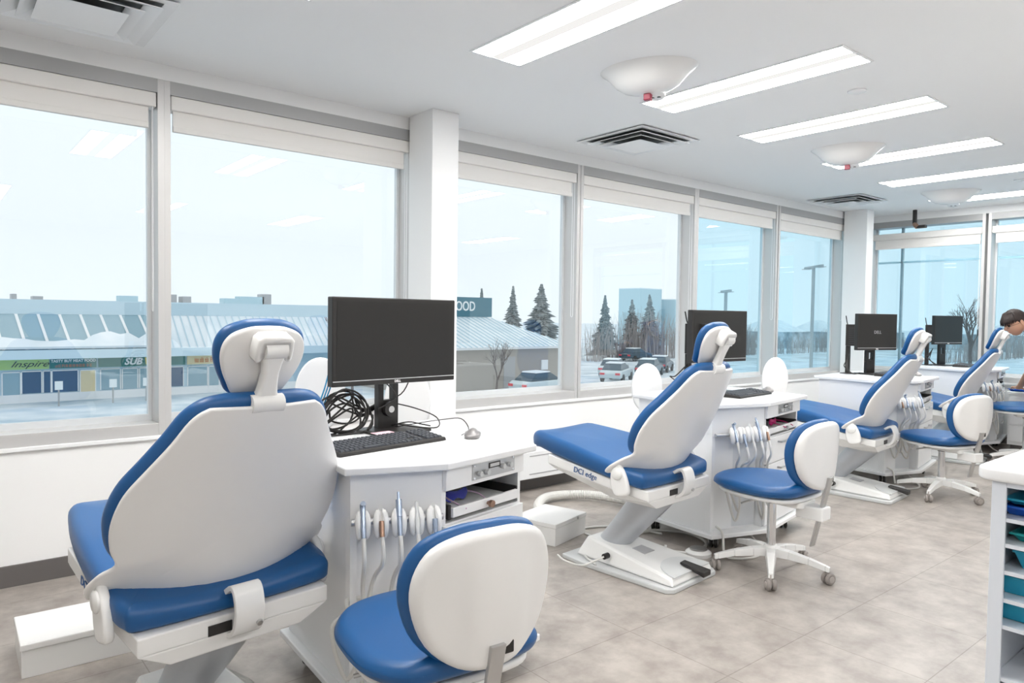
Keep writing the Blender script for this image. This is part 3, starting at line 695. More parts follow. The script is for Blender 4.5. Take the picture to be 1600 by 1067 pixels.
def mouse(x, y, rz, label):
    t = thing('computer_mouse', label, 'mouse', (x, y, CZ), rz, 'grey computer mice')
    o = smoothpts([(0, -.058), (.026, -.045), (.033, -.01), (.031, .03), (.018, .056), (0, .06), (-.018, .056), (-.031, .03), (-.033, -.01), (-.026, -.045)], True, 3)
    MB().pad(o, .026, .012, lambda u, v, w: (u, v, w * (1 - (v / .075) ** 2 * .7)), crown=.012).build('mouse_shell', 'greymouse', t, smooth=True, auto=70)
    MB().tube([(0, .028, .0285), (0, .042, .025)], .004, 8).build('scroll_wheel', 'black', t, smooth=True)
    return t

# cart one
monitor(1.53, 2.62, .075, .61, .355, 1.085, 'largest black computer monitor, on the nearest cart', False, disc=True)
keyboard(1.33, 2.36, .16, .50, 'black keyboard in front of the largest monitor')
mouse(1.715, 2.325, -.75, 'grey mouse right of the nearest keyboard')
q = MB().box(-.045, .045, -.03, .03, 0, .0006).build('sticky_note', 'paper'); q.location = (1.44, 2.56, CZ + .0115); q.rotation_euler = (0, 0, .075); tag(q, 'small pink paper note lying on the nearest monitor base', 'note')
cables('mouse_cable', 'thin dark cable running from behind the nearest monitor to its mouse', (1.5, 2.6), 0, [[(.05, .10, .004), (.12, -.02, .035), (.2, -.08, .05), (.26, -.13, .055), (.25, -.2, .02), (.19, -.235, .006)]], .0022, 'black')
bl = []
rnd = random.Random(5)
for k in range(7):
    j = lambda a=.02: rnd.uniform(-a, a)
    cx, cz, rr = -.19 + j(.04), .085 + j(.02), .055 + .035 * rnd.random()
    path = [(-.33 + j(), .03 + j(), .006)] + [(cx + rr * 1.25 * cos(a), .06 + .02 * sin(a * 2) + j(.008), cz + rr * sin(a)) for a in [pi * (1.1 - .28 * q * (1 if k % 2 else -1)) + k for q in range(7 + k % 3)]] + [(-.08 + j(), .10, .08 + j()), (.0, .11, .10 + j(.01))]
    bl.append([(x, y, max(z, .006)) for x, y, z in path])
cables('cable_bundle', 'tangle of black cables looping left of the nearest monitor stand', (1.5, 2.62), 0, bl, .0042, 'black')
cables('patch_cables', 'blue cables rising behind the left side of the nearest monitor', (1.5, 2.62), 0, [[(-.335 + .01 * k, .05, .003), (-.30 + .01 * k, .06, .09), (-.265 + .012 * k, .055, .19), (-.25 + .012 * k, .045, .26)] for k in range(3)], .0032, 'cyanc')
cables('power_lead', 'black cables hanging beneath the right half of the nearest monitor', (1.5, 2.62), 0, [[(.13, .05, .22), (.09, .06, .15), (.0, .10, .11), (-.06, .1, .09)], [(-.02, .02, .22), (.03, -.01, .15), (.0, .01, .12), (-.04, .02, .10)], [(.03, .06, .12), (.14, .03, .09), (.22, -.02, .05), (.20, -.06, .012), (.10, -.03, .02), (.05, .03, .03)], [(.04, .05, .02), (.08, -.02, .04), (.13, -.05, .03), (.17, -.05, .02)]], .003, 'black')
t = thing('safety_glasses', 'blue lensed safety glasses with lilac arms in the nearest open tray', 'glasses', (1.50, 2.12, .692), .2)
MB().pad(smoothpts([(-.06, 0), (-.05, .025), (0, .02), (.05, .025), (.06, 0), (.035, -.018), (0, -.006), (-.035, -.018)], True, 3), .006, .0025, lambda u, v, w: (u, w + .25 * u * u * 8, v + .021)).build('lens', 'purple', t, smooth=True)
for s in (-1, 1): MB().tube(smoothpts([(s * .06, .012, .03), (s * .072, -.03, .026), (s * .068, -.075, .014), (s * .06, -.10, .006)]), .0028, 6).build('temple_arm', 'pinkf', t, smooth=True)
t = thing('safety_glasses', 'magenta framed safety glasses lying in the second cart tray', 'glasses', (4.22, 2.46, .692), .2)
MB().pad(smoothpts([(-.06, 0), (-.05, .025), (0, .02), (.05, .025), (.06, 0), (.035, -.018), (0, -.006), (-.035, -.018)], True, 3), .008, .003, lambda u, v, w: (u, w + .25 * u * u * 8, v + .021)).build('lens', 'magenta', t, smooth=True)
for s in (-1, 1): MB().tube(smoothpts([(s * .06, .012, .03), (s * .072, -.03, .026), (s * .068, -.075, .014), (s * .06, -.10, .006)]), .003, 6).build('temple_arm', 'magenta', t, smooth=True)
# cart two
monitor(4.12, 2.82, -.05, .58, .345, 1.085, 'black computer monitor behind the second dental chair headrest', True)
minipc(3.93, 2.88, .1, 'slim black computer with antenna left of the second monitor')
keyboard(4.11, 2.60, .1, .44, 'dark keyboard half hidden by the second dental chair backrest')
mouse(4.44, 2.64, -.8, 'grey mouse near the corner of the second cart')
def droop(n, x0, y0, x1, y1, h0, seed):
    r_ = random.Random(seed); L_ = []
    for k in range(n):
        a = r_.random() * .06; L_.append([(x0 + a * .3, y0, h0), (x0 - .02 - a, y0 + a * .4, h0 * .6), (x0 - .05 - a, y0 - .02 + a, .05 + a), (x0 - .02 + a, y0 - .04, .01), (x1, y1, .012)])
    return L_
cables('cable_bundle', 'black cables hanging beside the second monitor', (3.90, 2.92), 0, droop(4, 0, 0, .12, .02, .19, 2), .004, 'black')
# cart three
monitor(6.80, 2.96, -.32, .48, .335, 1.105, 'black computer monitor on the third cart, turned slightly away', True)
MB_l = text('DELL', .04, 'greym', bpy.data.objects['computer_monitor.002'], (0, -.0135, .39), (1, 0, 0), (0, 0, 1), .0003, name='screen_logo')
minipc(6.70, 3.13, .1, 'slim black computer with antenna left of the third monitor')
keyboard(6.80, 2.82, .1, .42, 'dark keyboard beneath the third monitor')
mouse(7.0, 2.68, -.8, 'dark mouse beside the third dental chair headrest')
cables('cable_bundle', 'black cables spilling down the left of the third monitor', (6.57, 3.10), 0, droop(5, 0, 0, .16, -.03, .19, 4), .0045, 'black')
cables('monitor_cable', 'black cable looping under the right half of the third monitor', (6.72, 2.99), 0, [[(.13, .02, .23), (.12, .03, .15), (.03, .05, .11)]], .0045, 'black')
# cart four
monitor(8.97, 3.12, -.29, .46, .325, 1.12, 'smallest black computer monitor, on the farthest cart', True)
minipc(8.86, 3.25, .1, 'slim black computer with antenna left of the farthest monitor')
keyboard(9.0, 2.95, .15, .42, 'dark keyboard beneath the farthest monitor')
cables('cable_bundle', 'black cables hanging left of the farthest monitor stand', (8.82, 3.22), 0, droop(4, 0, 0, .14, -.03, .19, 6), .0045, 'black')

# oval white panels standing behind the carts
def oval(x, y, rz, top, label, w=.115):
    t = thing('oval_panel', label, 'panel', (x, y, 0), rz, 'white oval panels behind the carts')
    o = [(w * cos(a), (top - .17) + .17 * sin(a)) for a in [2 * pi * k / 40 for k in range(40)]]
    MB().pad(o, .022, .009, lambda u, v, w_: (u, w_ - .011, v)).build('panel', 'lam', t, smooth=True, auto=60)
    MB().tube([(0, 0, .02), (0, 0, top - .33)], .018, 12).build('post', 'enamel', t, smooth=True)
    MB().lathe([(.13, 0), (.13, .01), (.04, .02), (.019, .022)], 24).build('foot', 'enamel', t, smooth=True)
oval(1.42, 3.12, -.35, 1.17, 'white oval panel standing left of the largest monitor')
oval(1.83, 3.02, -.35, 1.12, 'white oval panel behind the largest monitor stand')
oval(3.87, 3.22, -.45, 1.06, 'white oval panel at the rear left corner of the second cart')
oval(4.80, 2.80, -.25, 1.10, 'white oval panel behind the mouse of the second cart', .125)

# ------------------------------------------------------------------ floor items
def junction_box(x, y, rz, w, d, h_, label):
    t = thing('floor_box', label, 'box', (x, y, 0), rz, 'white floor boxes')
    B('box_body', 'enamel', -w / 2, w / 2, -d / 2, d / 2, 0, h_ * .80, t, .003)
    B('box_lid', 'enamel', -w / 2 - .004, w / 2 + .004, -d / 2 - .004, d / 2 + .004, h_ * .80 + .0005, h_, t, .004)
    MB().tube([(w * .2, -d / 2 - .004, h_ * .89), (w * .2, -d / 2 - .009, h_ * .89)], .008, 10).build('lid_catch', 'steel', t, smooth=True)
junction_box(.47, 3.31, -.02, .40, .31, .13, 'white floor box left of the nearest dental chair')
junction_box(3.03, 3.28, .26, .36, .31, .135, 'white floor box in front of the second dental chair column')
def corr(pts, r, name, label, m='hose'):
    P = smoothpts(pts, k=14); out = []; rs = []
    n = len(P) * 3
    for k in range(n):
        f = k / (n - 1) * (len(P) - 1); i = min(int(f), len(P) - 2); out.append(P[i].lerp(P[i + 1], f - i)); rs.append(r * (1.0 if k % 2 else .86))
    return tag(MB().tube(out, r, 12, rs=rs).build(name, m, smooth=False), label, 'hose')
corr([(.82, 2.62, .05), (.86, 2.50, .045), (.84, 2.36, .045), (.76, 2.28, .045), (.66, 2.36, .045), (.70, 2.75, .045)], .036, 'corrugated_hose', 'ribbed white hose curling on the floor behind the nearest dental chair')
corr([(3.18, 3.36, .10), (3.20, 3.50, .045), (3.32, 3.72, .045), (3.56, 3.86, .045), (3.82, 3.74, .045), (3.95, 3.40, .045), (4.0, 3.1, .045)], .034, 'corrugated_hose', 'ribbed white hose arching over the floor behind the second dental chair')
def hose(pts, r, label, name='floor_cable', m='hose'):
    return tag(MB().tube(smoothpts(pts, k=6), r, 7).build(name, m, smooth=True), label, 'cable')
hose([(3.22, 3.16, .006), (3.19, 3.02, .006), (3.06, 2.98, .006), (2.98, 2.90, .034), (2.86, 2.80, .034), (2.80, 2.66, .034)], .006, 'thin grey cable from the white floor box to the second dental chair base')
hose([(3.22, 3.25, .007), (3.40, 3.20, .007), (3.55, 3.05, .007), (3.60, 2.85, .007)], .007, 'grey cable running under the second dental chair seat')
hose([(3.40, 2.95, .01), (3.62, 2.92, .01), (3.74, 2.75, .01), (3.66, 2.56, .01), (3.44, 2.50, .01), (3.36, 2.62, .01)], .010, 'pale hose looped on the floor under the second cart')
hose([(.76, 2.03, .006), (.70, 1.98, .006), (.62, 2.05, .006), (.60, 2.16, .034)], .006, 'thin grey cable on the floor at the foot of the nearest dental chair')
t = thing('foot_control', 'round white foot control on the floor right of the second dental chair base', 'foot control', (3.47, 2.48, 0))
MB().lathe([(.075, 0), (.075, .018), (.06, .03), (.03, .034), (.001, .035)], 28).build('control_body', 'enamel', t, smooth=True)
MB().lathe([(.05, .033), (.05, .04), (.001, .044)], 24).build('pedal_disc', 'steel', t, smooth=True)
t = thing('hose_connector', 'small white hose connector on the floor near the second chair base', 'connector', (3.32, 2.60, .0))
MB().box(-.03, .03, -.015, .015, 0, .03).build('connector_body', 'enamel', t, bevel=.004); MB().tube([(0, 0, .03), (0, 0, .055)], .008, 8).build('nozzle', 'enamel', t, smooth=True)
# wall heater under the window
t = thing('wall_heater', 'low white heater cover on the wall behind the second dental chair foot', 'heater', (3.35, YW - .018, 0))
B('cover', 'lam', -.45, .85, -.12, 0, .115, .33, t, .008)
for z in (.15, .29):
    B('slot', 'greym', .25, .80, -.1225, -.1205, z, z + .008, t)

# ------------------------------------------------------------------ island at the right edge
IX, IY = 2.60, .775
t = thing('storage_island', 'white storage island with open tray shelves at the bottom right corner', 'cabinet', (IX, IY, 0))
MB().pad(rrect(2.44, 1.84, .05, 5, cx=1.19, cy=-.89), .042, .01, lambda u, v, w: (u, v, .878 + w)).build('worktop', 'lam', t, smooth=True, auto=60)
b = MB().box(0, 2.35, -.035, -.015, .0, .877).box(0, 2.35, -1.77, -1.75, 0, .877).box(.42, 2.35, -1.75, -.036, 0, .877)
b.box(0, .42, -.85, -.83, 0, .877).box(0, .42, -.83, -.036, 0, .235)
b.build('carcass', 'lamb', t, bevel=.002)
B('face_frame', 'lamb', -.012, -.001, -.055, -.015, 0, .877, t, .002)
B('face_frame', 'lamb', -.012, -.001, -.83, -.055, .862, .877, t)
for k, z in enumerate((.765, .685, .600, .512, .428, .262)):
    B('shelf', 'lamb', -.006, .42, -.83, -.101 if False else -.037, z - .012, z, t)
B('drawer', 'lamb', -.020, -.0125, -.83, -.06, .06, .232, t, .003)
def tray(x, y, z, m, h_, label, cat):
    q = thing(cat, label, cat, (x, y, z), 0)
    o = MB(); w0, w1, d0, d1 = .10, .125, .16, .18
    T0 = [(-w1, -d1, h_), (w1, -d1, h_), (w1, d1, h_), (-w1, d1, h_)]; B0 = [(-w0, -d0, 0), (w0, -d0, 0), (w0, d0, 0), (-w0, d0, 0)]
    Ti = [(x_ * .94, y_ * .95, z_) for x_, y_, z_ in T0]; Bi = [(x_ * .92, y_ * .93, .004) for x_, y_, z_ in B0]
    vs = B0 + T0 + Ti + Bi; fs = [(3, 2, 1, 0)] + [(i, (i + 1) % 4, 4 + (i + 1) % 4, 4 + i) for i in range(4)] + [(4 + i, 4 + (i + 1) % 4, 8 + (i + 1) % 4, 8 + i) for i in range(4)] + [(8 + i, 8 + (i + 1) % 4, 12 + (i + 1) % 4, 12 + i) for i in range(4)] + [(12, 13, 14, 15)]
    o.add(vs, fs).build('tray_body', m, q, bevel=.003)
    MB().box(-w1 - .006, -w1 + .002, -d1, d1, h_ - .006, h_).build('rim', m, q)
    return q
tray(IX + .16, IY - .205, .766, 'bluet', .032, 'bright blue tray on the top shelf of the island', 'tray')
tray(IX + .16, IY - .215, .80, 'cyant', .022, 'pale cyan tray stacked on the bright blue tray', 'tray')
tray(IX + .16, IY - .235, .686, 'teal', .03, 'dark teal tray on the second shelf of the island', 'tray')
tray(IX + .16, IY - .245, .601, 'cyant', .06, 'cyan bin on the third shelf of the island', 'bin')
tray(IX + .16, IY - .20, .513, 'cyant', .062, 'cyan bin on the fourth shelf of the island, above the lowest bin', 'bin')
tray(IX + .16, IY - .19, .429, 'cyant', .062, 'lowest cyan bin in the island', 'bin')

# ------------------------------------------------------------------ far right cabinet and the person
t = thing('storage_cabinet', 'low white storage cabinet under the person\'s hands by the right wall', 'cabinet', (8.86, 1.1, 0))
B('cabinet_body', 'lam', 0, .62, 0, 1.38, .09, .625, t, .002)
B('cabinet_top', 'lam', -.02, .63, -.01, 1.39, .6255, .65, t, .003)
B('toe_kick', 'base', .04, .6, .02, 1.36, 0, .0895, t)
for z0, z1 in ((.48, .60), (.31, .46), (.13, .29)):
    for y0 in (.02, .71): 
        d_ = B('drawer', 'lam', -.016, -.0005, y0, y0 + .65, z0, z1, t, .002)
        MB().tube([(-.016, y0 + .22, z1 - .04), (-.04, y0 + .22, z1 - .04), (-.04, y0 + .43, z1 - .04), (-.016, y0 + .43, z1 - .04)], .006, 8).build('drawer_handle', 'steel', d_, smooth=True)
tray(9.02, 2.32, .651, 'bluet', .025, 'blue instrument tray beneath the hand of the leaning person', 'instrument_tray')

def person():
    t = thing('person', 'person in navy scrubs and glasses leaning over the cabinet at the right edge', 'person', (8.42, 1.55, 0))
    ox, oy = 8.42, 1.55
    import collections
    V = []; E_ = []; Rr = []
    def add(co, r, parent=None):
        V.append((co[0] - ox, co[1] - oy, co[2])); Rr.append(r if isinstance(r, tuple) else (r, r))
        if parent is not None: E_.append((parent, len(V) - 1))
        return len(V) - 1
    def skin(V, E_, Rr, levels=2):
        me = bpy.data.meshes.new('skin_tmp'); me.from_pydata(V, E_, []); o = bpy.data.objects.new('skin_tmp', me); COL.objects.link(o)
        md = o.modifiers.new('skin', 'SKIN'); md.use_smooth_shade = True
        if not me.skin_vertices: bpy.context.view_layer.objects.active = o
        for i, r in enumerate(Rr): me.skin_vertices[0].data[i].radius = r
        me.skin_vertices[0].data[0].use_root = True
        sd = o.modifiers.new('sub', 'SUBSURF'); sd.levels = levels; sd.render_levels = levels
        dg = bpy.context.evaluated_depsgraph_get(); ev = bpy.data.meshes.new_from_object(o.evaluated_get(dg))
        r = ([tuple(v.co) for v in ev.vertices], [tuple(p_.vertices) for p_ in ev.polygons]); bpy.data.objects.remove(o); return r
    hip = add((8.42, 1.52, .93), (.15, .12))
    s1 = add((8.40, 1.68, 1.06), (.14, .11), hip); s2 = add((8.37, 1.88, 1.19), (.15, .11), s1); s3 = add((8.34, 2.04, 1.265), (.13, .09), s2)
    nk = add((8.315, 2.12, 1.30), .055, s3); nk2 = add((8.295, 2.20, 1.335), .05, nk)
    for sx_, foot in ((-1, .10), (1, -.05)):
        hj = add((8.42 + sx_ * .10, 1.52, .88), .095, hip); kn = add((8.42 + sx_ * .12, 1.53 + foot * .4, .50), .065, hj)
        an = add((8.42 + sx_ * .13, 1.46 + foot * .4, .10), .042, kn); add((8.42 + sx_ * .13, 1.48 + foot * .4, .055), .045, an); add((8.42 + sx_ * .14, 1.62 + foot * .4, .035), .034, len(V) - 1)
    hands = {}
    for sx_, el, wr_ in ((-1, (8.36, 2.16, .92), (8.66, 2.33, .72)), (1, (8.78, 1.90, .93), (8.86, 2.14, .735))):
        sh = add((8.335 + sx_ * .16, 2.0 - sx_ * .02, 1.235), .065, s3)
        e1 = add(el, .045, sh); w1 = add(wr_, .028, e1)
        d = (Vector(wr_) - Vector(el)); d.z = 0; d.normalize(); sd = Vector((-d.y, d.x, 0))
        pm = Vector(wr_) + d * .05 + Vector((0, 0, -.015)); pi_ = add(pm, (.034, .016), w1)
        for k in range(4):
            L = (.075, .085, .08, .062)[k]; off = (-.027 + .018 * k) * (1 if sx_ < 0 else -1)
            b0 = pm + d * .035 + sd * off; i0 = add(b0, .0095, pi_)
            i1 = add(b0 + d * L * .45 + sd * off * .25 + Vector((0, 0, .006)), .0088, i0); add(b0 + d * L + sd * off * .5 + Vector((0, 0, -.022)), .0075, i1)
        tb = pm - d * .02 - sd * .03 * (1 if sx_ < 0 else -1); i0 = add(tb, .011, pi_); add(tb + d * .05 - sd * .03 * (1 if sx_ < 0 else -1) + Vector((0, 0, -.015)), .0085, i0)
    vs, fs = skin(V, E_, Rr)
    body = MB(); body.add(vs, fs)
    # head
    hc = Vector((8.262 - ox, 2.275 - oy, 1.372)); fd = Vector((-.62, .60, -.42)).normalized(); sd = fd.cross(Vector((0, 0, 1))).normalized(); ud = sd.cross(fd).normalized()
    def H(x, y, z): return hc + sd * x + fd * y + ud * z        # x side, y forward, z up
    n1, n2 = 40, 30; hv = []
    for i in range(n2 + 1):
        ph = pi * i / n2
        for j in range(n1):
            a = 2 * pi * j / n1; x, y, z = sin(ph) * cos(a), sin(ph) * sin(a), cos(ph)
            X, Y, Z = x * .076, y * .097, z * .118
            if z < 0: X *= 1 - .32 * z * z; Y = Y * (1 - .10 * z * z) + (.012 * -z if y > 0 else .03 * -z)
            if y > 0:
                f = math.exp(-(x / .16) ** 2)
                Y += f * .026 * math.exp(-((Z + .018) / .02) ** 2) + f * .012 * math.exp(-((Z - .004) / .022) ** 2)   # nose
                Y += .007 * math.exp(-(x / .45) ** 2) * math.exp(-((Z + .058) / .011) ** 2)                           # lips
                Y += .010 * math.exp(-(x / .3) ** 2) * math.exp(-((Z + .098) / .018) ** 2)                            # chin
                Y -= .010 * math.exp(-((abs(x) - .42) / .2) ** 2) * math.exp(-((Z - .008) / .014) ** 2)               # eye sockets
                Y += .005 * math.exp(-((Z - .034) / .012) ** 2)
            hv.append(H(X, Y, Z))
    hf = [(i * n1 + j, i * n1 + (j + 1) % n1, (i + 1) * n1 + (j + 1) % n1, (i + 1) * n1 + j) for i in range(n2) for j in range(n1)]
    body.add(hv, hf)
    for s in (-1, 1): body.pad(smoothpts([(0, -.03), (.014, -.01), (.018, .015), (.008, .03), (-.008, .028), (-.012, .0)], True, 3), .014, .006, lambda u, v, w, s=s: H(s * (.068 + w + .2 * abs(u)), -.012 - u, v))
    bo = body.build('body', 'skin', t, smooth=True, auto=180)
    for s in (-1, 1):
        MB().lathe([(.001, -.011), (.008, -.008), (.0115, 0), (.008, .008), (.001, .011)], 14, T=Matrix.Translation(H(s * .03, .083, .008))).build('eye', 'eye', t, smooth=True)
        MB().tube([H(s * .015, .094, .030), H(s * .032, .094, .034), H(s * .05, .082, .028)], .003, 6).build('eyebrow', 'hair', t, smooth=True)
    MB().tube(smoothpts([H(-.022, .094, -.060), H(0, .104, -.057), H(.022, .094, -.060)]), .0035, 6).build('lips', 'lip', t, smooth=True)
    # glasses
    g = MB()
    for s in (-1, 1):
        g.tube([H(s * .033 + .024 * cos(a), .106 - .006 * abs(cos(a)), .006 + .017 * sin(a)) for a in [2 * pi * k / 18 for k in range(19)]], .0014, 6)
        g.tube([H(s * .057, .100, .008), H(s * .078, .05, .008), H(s * .080, -.01, .004)], .0016, 6)
    g.tube([H(-.009, .107, .008), H(.009, .107, .008)], .0014, 6); g.build('glasses', 'black', t, smooth=True)
    # short hair: cap with a ragged fringe
    hm = MB(); cv = []; m1 = 48; m2 = 16; rd = random.Random(11)
    for i in range(m2 + 1):
        for j in range(m1):
            a = 2 * pi * j / m1; fr = sin(a)           # 1 at the face
            end = 1.0 + .42 * (1 - fr) if fr > 0 else 1.42 - .55 * fr
            end += .10 * sin(j * 2.7) 
            ph = end * i / m2; x, y, z = sin(ph) * cos(a), sin(ph) * sin(a), cos(ph)
            th_ = .022 - .012 * (i / m2) + .003 * sin(j * 1.9 + i)
            if i == m2: th_ = .0
            cv.append(H(x * (.076 + th_), y * (.100 + th_) + (.004 if fr > 0 else -.004), z * (.120 + th_)))
    hm.add(cv, [(i * m1 + j, i * m1 + (j + 1) % m1, (i + 1) * m1 + (j + 1) % m1, (i + 1) * m1 + j) for i in range(m2) for j in range(m1)])
    for k in range(26):
        a = pi * (.12 + .76 * k / 25); x, y = cos(a), sin(a); ph = .55; 
        p0 = H(sin(ph) * x * .098, sin(ph) * y * .122, cos(ph) * .142); p1 = H(sin(1.1) * x * .094, sin(1.1) * y * .128, cos(1.1) * .135)
        p2 = H(sin(1.35) * x * .092 + .012 * sin(k * 3), sin(1.35) * y * .130 , cos(1.35) * .13 - .012 * rd.random())
        hm.tube([p0, p1, p2], .009, 6, rs=[.011, .009, .002])
    hm.build('hair', 'hair', t, smooth=True, auto=180)
    # scrubs: top and trousers follow the same skeleton, slightly larger
    def sub(idx, grow):
        mp = {k: i for i, k in enumerate(idx)}
        return [V[k] for k in idx], [(mp[a], mp[b]) for a, b in E_ if a in mp and b in mp], [(Rr[k][0] + grow, Rr[k][1] + grow) for k in idx]
    V0, E0, R0 = V[:], E_[:], Rr[:]
    sh_ids = [i for i, v in enumerate(V) if abs(v[2] - 1.235) < .001]
    # torso + short sleeves
    Vt = [V[hip], V[s1], V[s2], V[s3]]; Et = [(0, 1), (1, 2), (2, 3)]; Rt = [(.168, .14), (.155, .125), (.165, .125), (.145, .105)]
    Vt.append(tuple(Vector(V[s3]).lerp(Vector(V[nk]), .55))); Et.append((3, 4)); Rt.append((.085, .075))
    for i in sh_ids:
        k = len(Vt); Vt.append(V[i]); Et.append((3, k)); Rt.append((.082, .082)); el = V[i + 1]
        Vt.append(tuple(Vector(V[i]).lerp(Vector(el), .55))); Et.append((k, k + 1)); Rt.append((.075, .075))
    vs, fs = skin(Vt, Et, Rt); MB().add(vs, fs).build('scrub_top', 'navy', t, smooth=True, auto=180)
    Vp = [V[hip]]; Ep = []; Rp = [(.16, .135)]
    for sx_, foot in ((-1, .10), (1, -.05)):
        k = len(Vp)
        Vp += [(sx_ * .10, -.03, .88), (sx_ * .12, -.02 + foot * .4, .50), (sx_ * .13, -.09 + foot * .4, .14)]; Ep += [(0, k), (k, k + 1), (k + 1, k + 2)]; Rp += [(.112, .112), (.085, .085), (.068, .068)]
    vs, fs = skin(Vp, Ep, Rp); MB().add(vs, fs).build('scrub_trousers', 'navy', t, smooth=True, auto=180)
    for sx_, foot in ((-1, .10), (1, -.05)):
        so = smoothpts([(0, -.09), (.042, -.05), (.045, .08), (.035, .17), (0, .20), (-.035, .17), (-.045, .08), (-.042, -.05)], True, 3)
        MB().pad(so, .075, .03, lambda u, v, w, sx_=sx_, foot=foot: (sx_ * .135 + u, -.07 + foot * .4 + v, .001 + w * (1 - .35 * max(0, v) / .2))).build('shoe', 'shoe', t, smooth=True, auto=80)
    return t
person()

# ------------------------------------------------------------------ outside, one storey below
G = -3.6
struct(B('ground', 'snow', -260, 420, 5.5, 460, G - .4, G), 'snow covered ground outside')
struct(B('ground', 'snow', 12.5, 420, -260, 5.49, G - .4, G), 'snow covered ground beyond the right wall')
struct(B('trim_6', 'asph', -40, 30, 20, 36, G + .001, G + .02), 'wet parking lane before the shops')
struct(B('trim_7', 'asph', 30, 160, 44, 54, G + .001, G + .02), 'wet road behind the parking lot')
struct(B('trim_8', 'asph', 40, 300, 8, 15, G + .001, G + .02), 'wet road seen through the far windows')
# strip mall
def glyphs(par, x0, x1, z, h_, n, m_, seed):      # the illegible stroke characters of two shop signs
    rd = random.Random(seed); o = MB(); w_ = (x1 - x0) / n
    for k in range(n):
        a = x0 + k * w_ + w_ * .08; b = a + w_ * .8; c = (a + b) / 2; t_ = h_ * .10
        for f in (.1, .5, .9):
            if rd.random() < .85: o.box(a + w_ * .1 * rd.random(), b - w_ * .1 * rd.random(), -.235, -.2205, z - h_ / 2 + h_ * f - t_ / 2, z - h_ / 2 + h_ * f + t_ / 2)
        for f in (.15, .5, .85):
            if rd.random() < .7: o.box(a + (b - a) * f - t_ / 2, a + (b - a) * f + t_ / 2, -.235, -.2205, z - h_ / 2, z + h_ * (.2 + .3 * rd.random()))
    return o.build('sign_lettering', m_, par)
t = thing('strip_mall', 'long low strip mall with snowy roof and shop signs seen through left windows', 'building', (0, 46, G))
t.location = (0, 46, 0)
X0, X1 = -18, 21.5
B('shop_wall', 'fascia', X0, X1, 0, 9, G, -1.85, t)
B('base_wall', 'swhite', X0, X1, -.06, -.001, G, G + .45, t)
B('sign_band', 'farb', X0, X1, -.15, 8.9, -1.849, -1.2, t)
B('canopy', 'fascia', X0, X1, -1.6, 8.8, -1.199, -.72, t)
B('upper_fascia', 'fascia', X0, X1 + .3, .6, 8.6, 1.15, 1.95, t)
MB().hull([(X0, -1.5, -.719), (11.0, -1.5, -.719), (11.0, 5, -.719), (X0, 5, -.719)], [(X0, .62, 1.149), (10.2, .62, 1.149), (10.2, 5, 1.149), (X0, 5, 1.149)]).build('slanted_glazing', 'lshop', t)
MB().hull([(11.01, -1.5, -.719), (X1, -1.5, -.719), (X1, 5, -.719), (11.01, 5, -.719)], [(10.21, .62, 1.149), (X1, .62, 1.149), (X1, 5, 1.149), (10.21, 5, 1.149)]).build('snowy_roof', 'snowr', t)
rb = MB()
for k in range(24):
    x = 11.2 + k * .44; rb.hull([(x, -1.52, -.70), (x + .06, -1.52, -.70), (x + .06, .58, 1.16), (x, .58, 1.16)], [(x, -1.5, -.66), (x + .06, -1.5, -.66), (x + .06, .6, 1.20), (x, .6, 1.20)])
rb.build('roof_seams', 'fascia', t)
for k in range(17):
    x = -6 + k * 1.0; MB().hull([(x + .08, -1.54, -.68), (x + .22, -1.54, -.68), (x - .12 + .04, .56, 1.14), (x - .12 - .10, .56, 1.14)], [(x + .08, -1.44, -.64), (x + .22, -1.44, -.64), (x - .08, .66, 1.18), (x - .22, .66, 1.18)]).build('glazing_rib', 'swhite', t)
sn = MB(); rd = random.Random(3)
pts = [(X0, 0)]
x = X0
while x < 11: 
    pts.append((x, .30 + .65 * rd.random() * (.5 + .5 * sin(x * .9)))); x += .45
pts.append((11, 0))
def slope(x, s_): return (x, -1.56 + s_ * 1.05, -.66 + s_ * .93)
MB().hull([slope(a, b) for a, b in pts], [Vector(slope(a, b)) + Vector((0, -.10, .12)) for a, b in pts]).build('roof_snow', 'snowr', t)
gp = MB()
for k in range(8): MB().box(-6 + k * 2.05 + .1, -6 + k * 2.05 + 1.9, .61 - .02, .60, 1.3, 1.8) if False else None
SG = [(2.4, 5.25, 'sgreen'), (5.3, 7.5, 'dgreen'), (7.6, 12.2, 'dgreen'), (12.3, 14.6, 'scream'), (-1.2, 2.3, 'fascia'), (14.8, 18.5, 'fascia')]
for (a, b, m_) in SG: B('shop_sign', m_, a, b, -.22, -.151, -1.80, -1.26, t)
text('Inspire', .46, 'sink', t, (4.35, -.225, -1.53), (1, 0, 0), (0, 0, 1), .01, shear=.5, name='sign_lettering', sx=1.35)
text('TASTY BUY MEAT FOOD', .21, 'swhite', t, (6.4, -.225, -1.40), (1, 0, 0), (0, 0, 1), .01, name='sign_lettering', sx=.92, bold=.006)
glyphs(t, 5.5, 7.3, -1.66, .16, 11, 'sorange', 4)
text('SUB', .52, 'swhite', t, (9.35, -.225, -1.53), (1, 0, 0), (0, 0, 1), .01, shear=.3, name='sign_lettering', bold=.02)
text('WAY', .52, 'syel', t, (10.5, -.225, -1.53), (1, 0, 0), (0, 0, 1), .01, shear=.3, name='sign_lettering', bold=.02)
glyphs(t, 12.7, 14.2, -1.53, .30, 5, 'sorange', 8)
def shopglass(a, b, z0, z1, m_, nm='shop_window'):
    w_ = B(nm, m_, a, b, -.05, -.001, z0, z1, t)
    f = MB(); f.box(a - .05, a, -.09, -.001, z0, z1).box(b, b + .05, -.09, -.001, z0, z1).box(a, b, -.09, -.001, z1, z1 + .05); f.build('window_frame', 'swhite', w_)
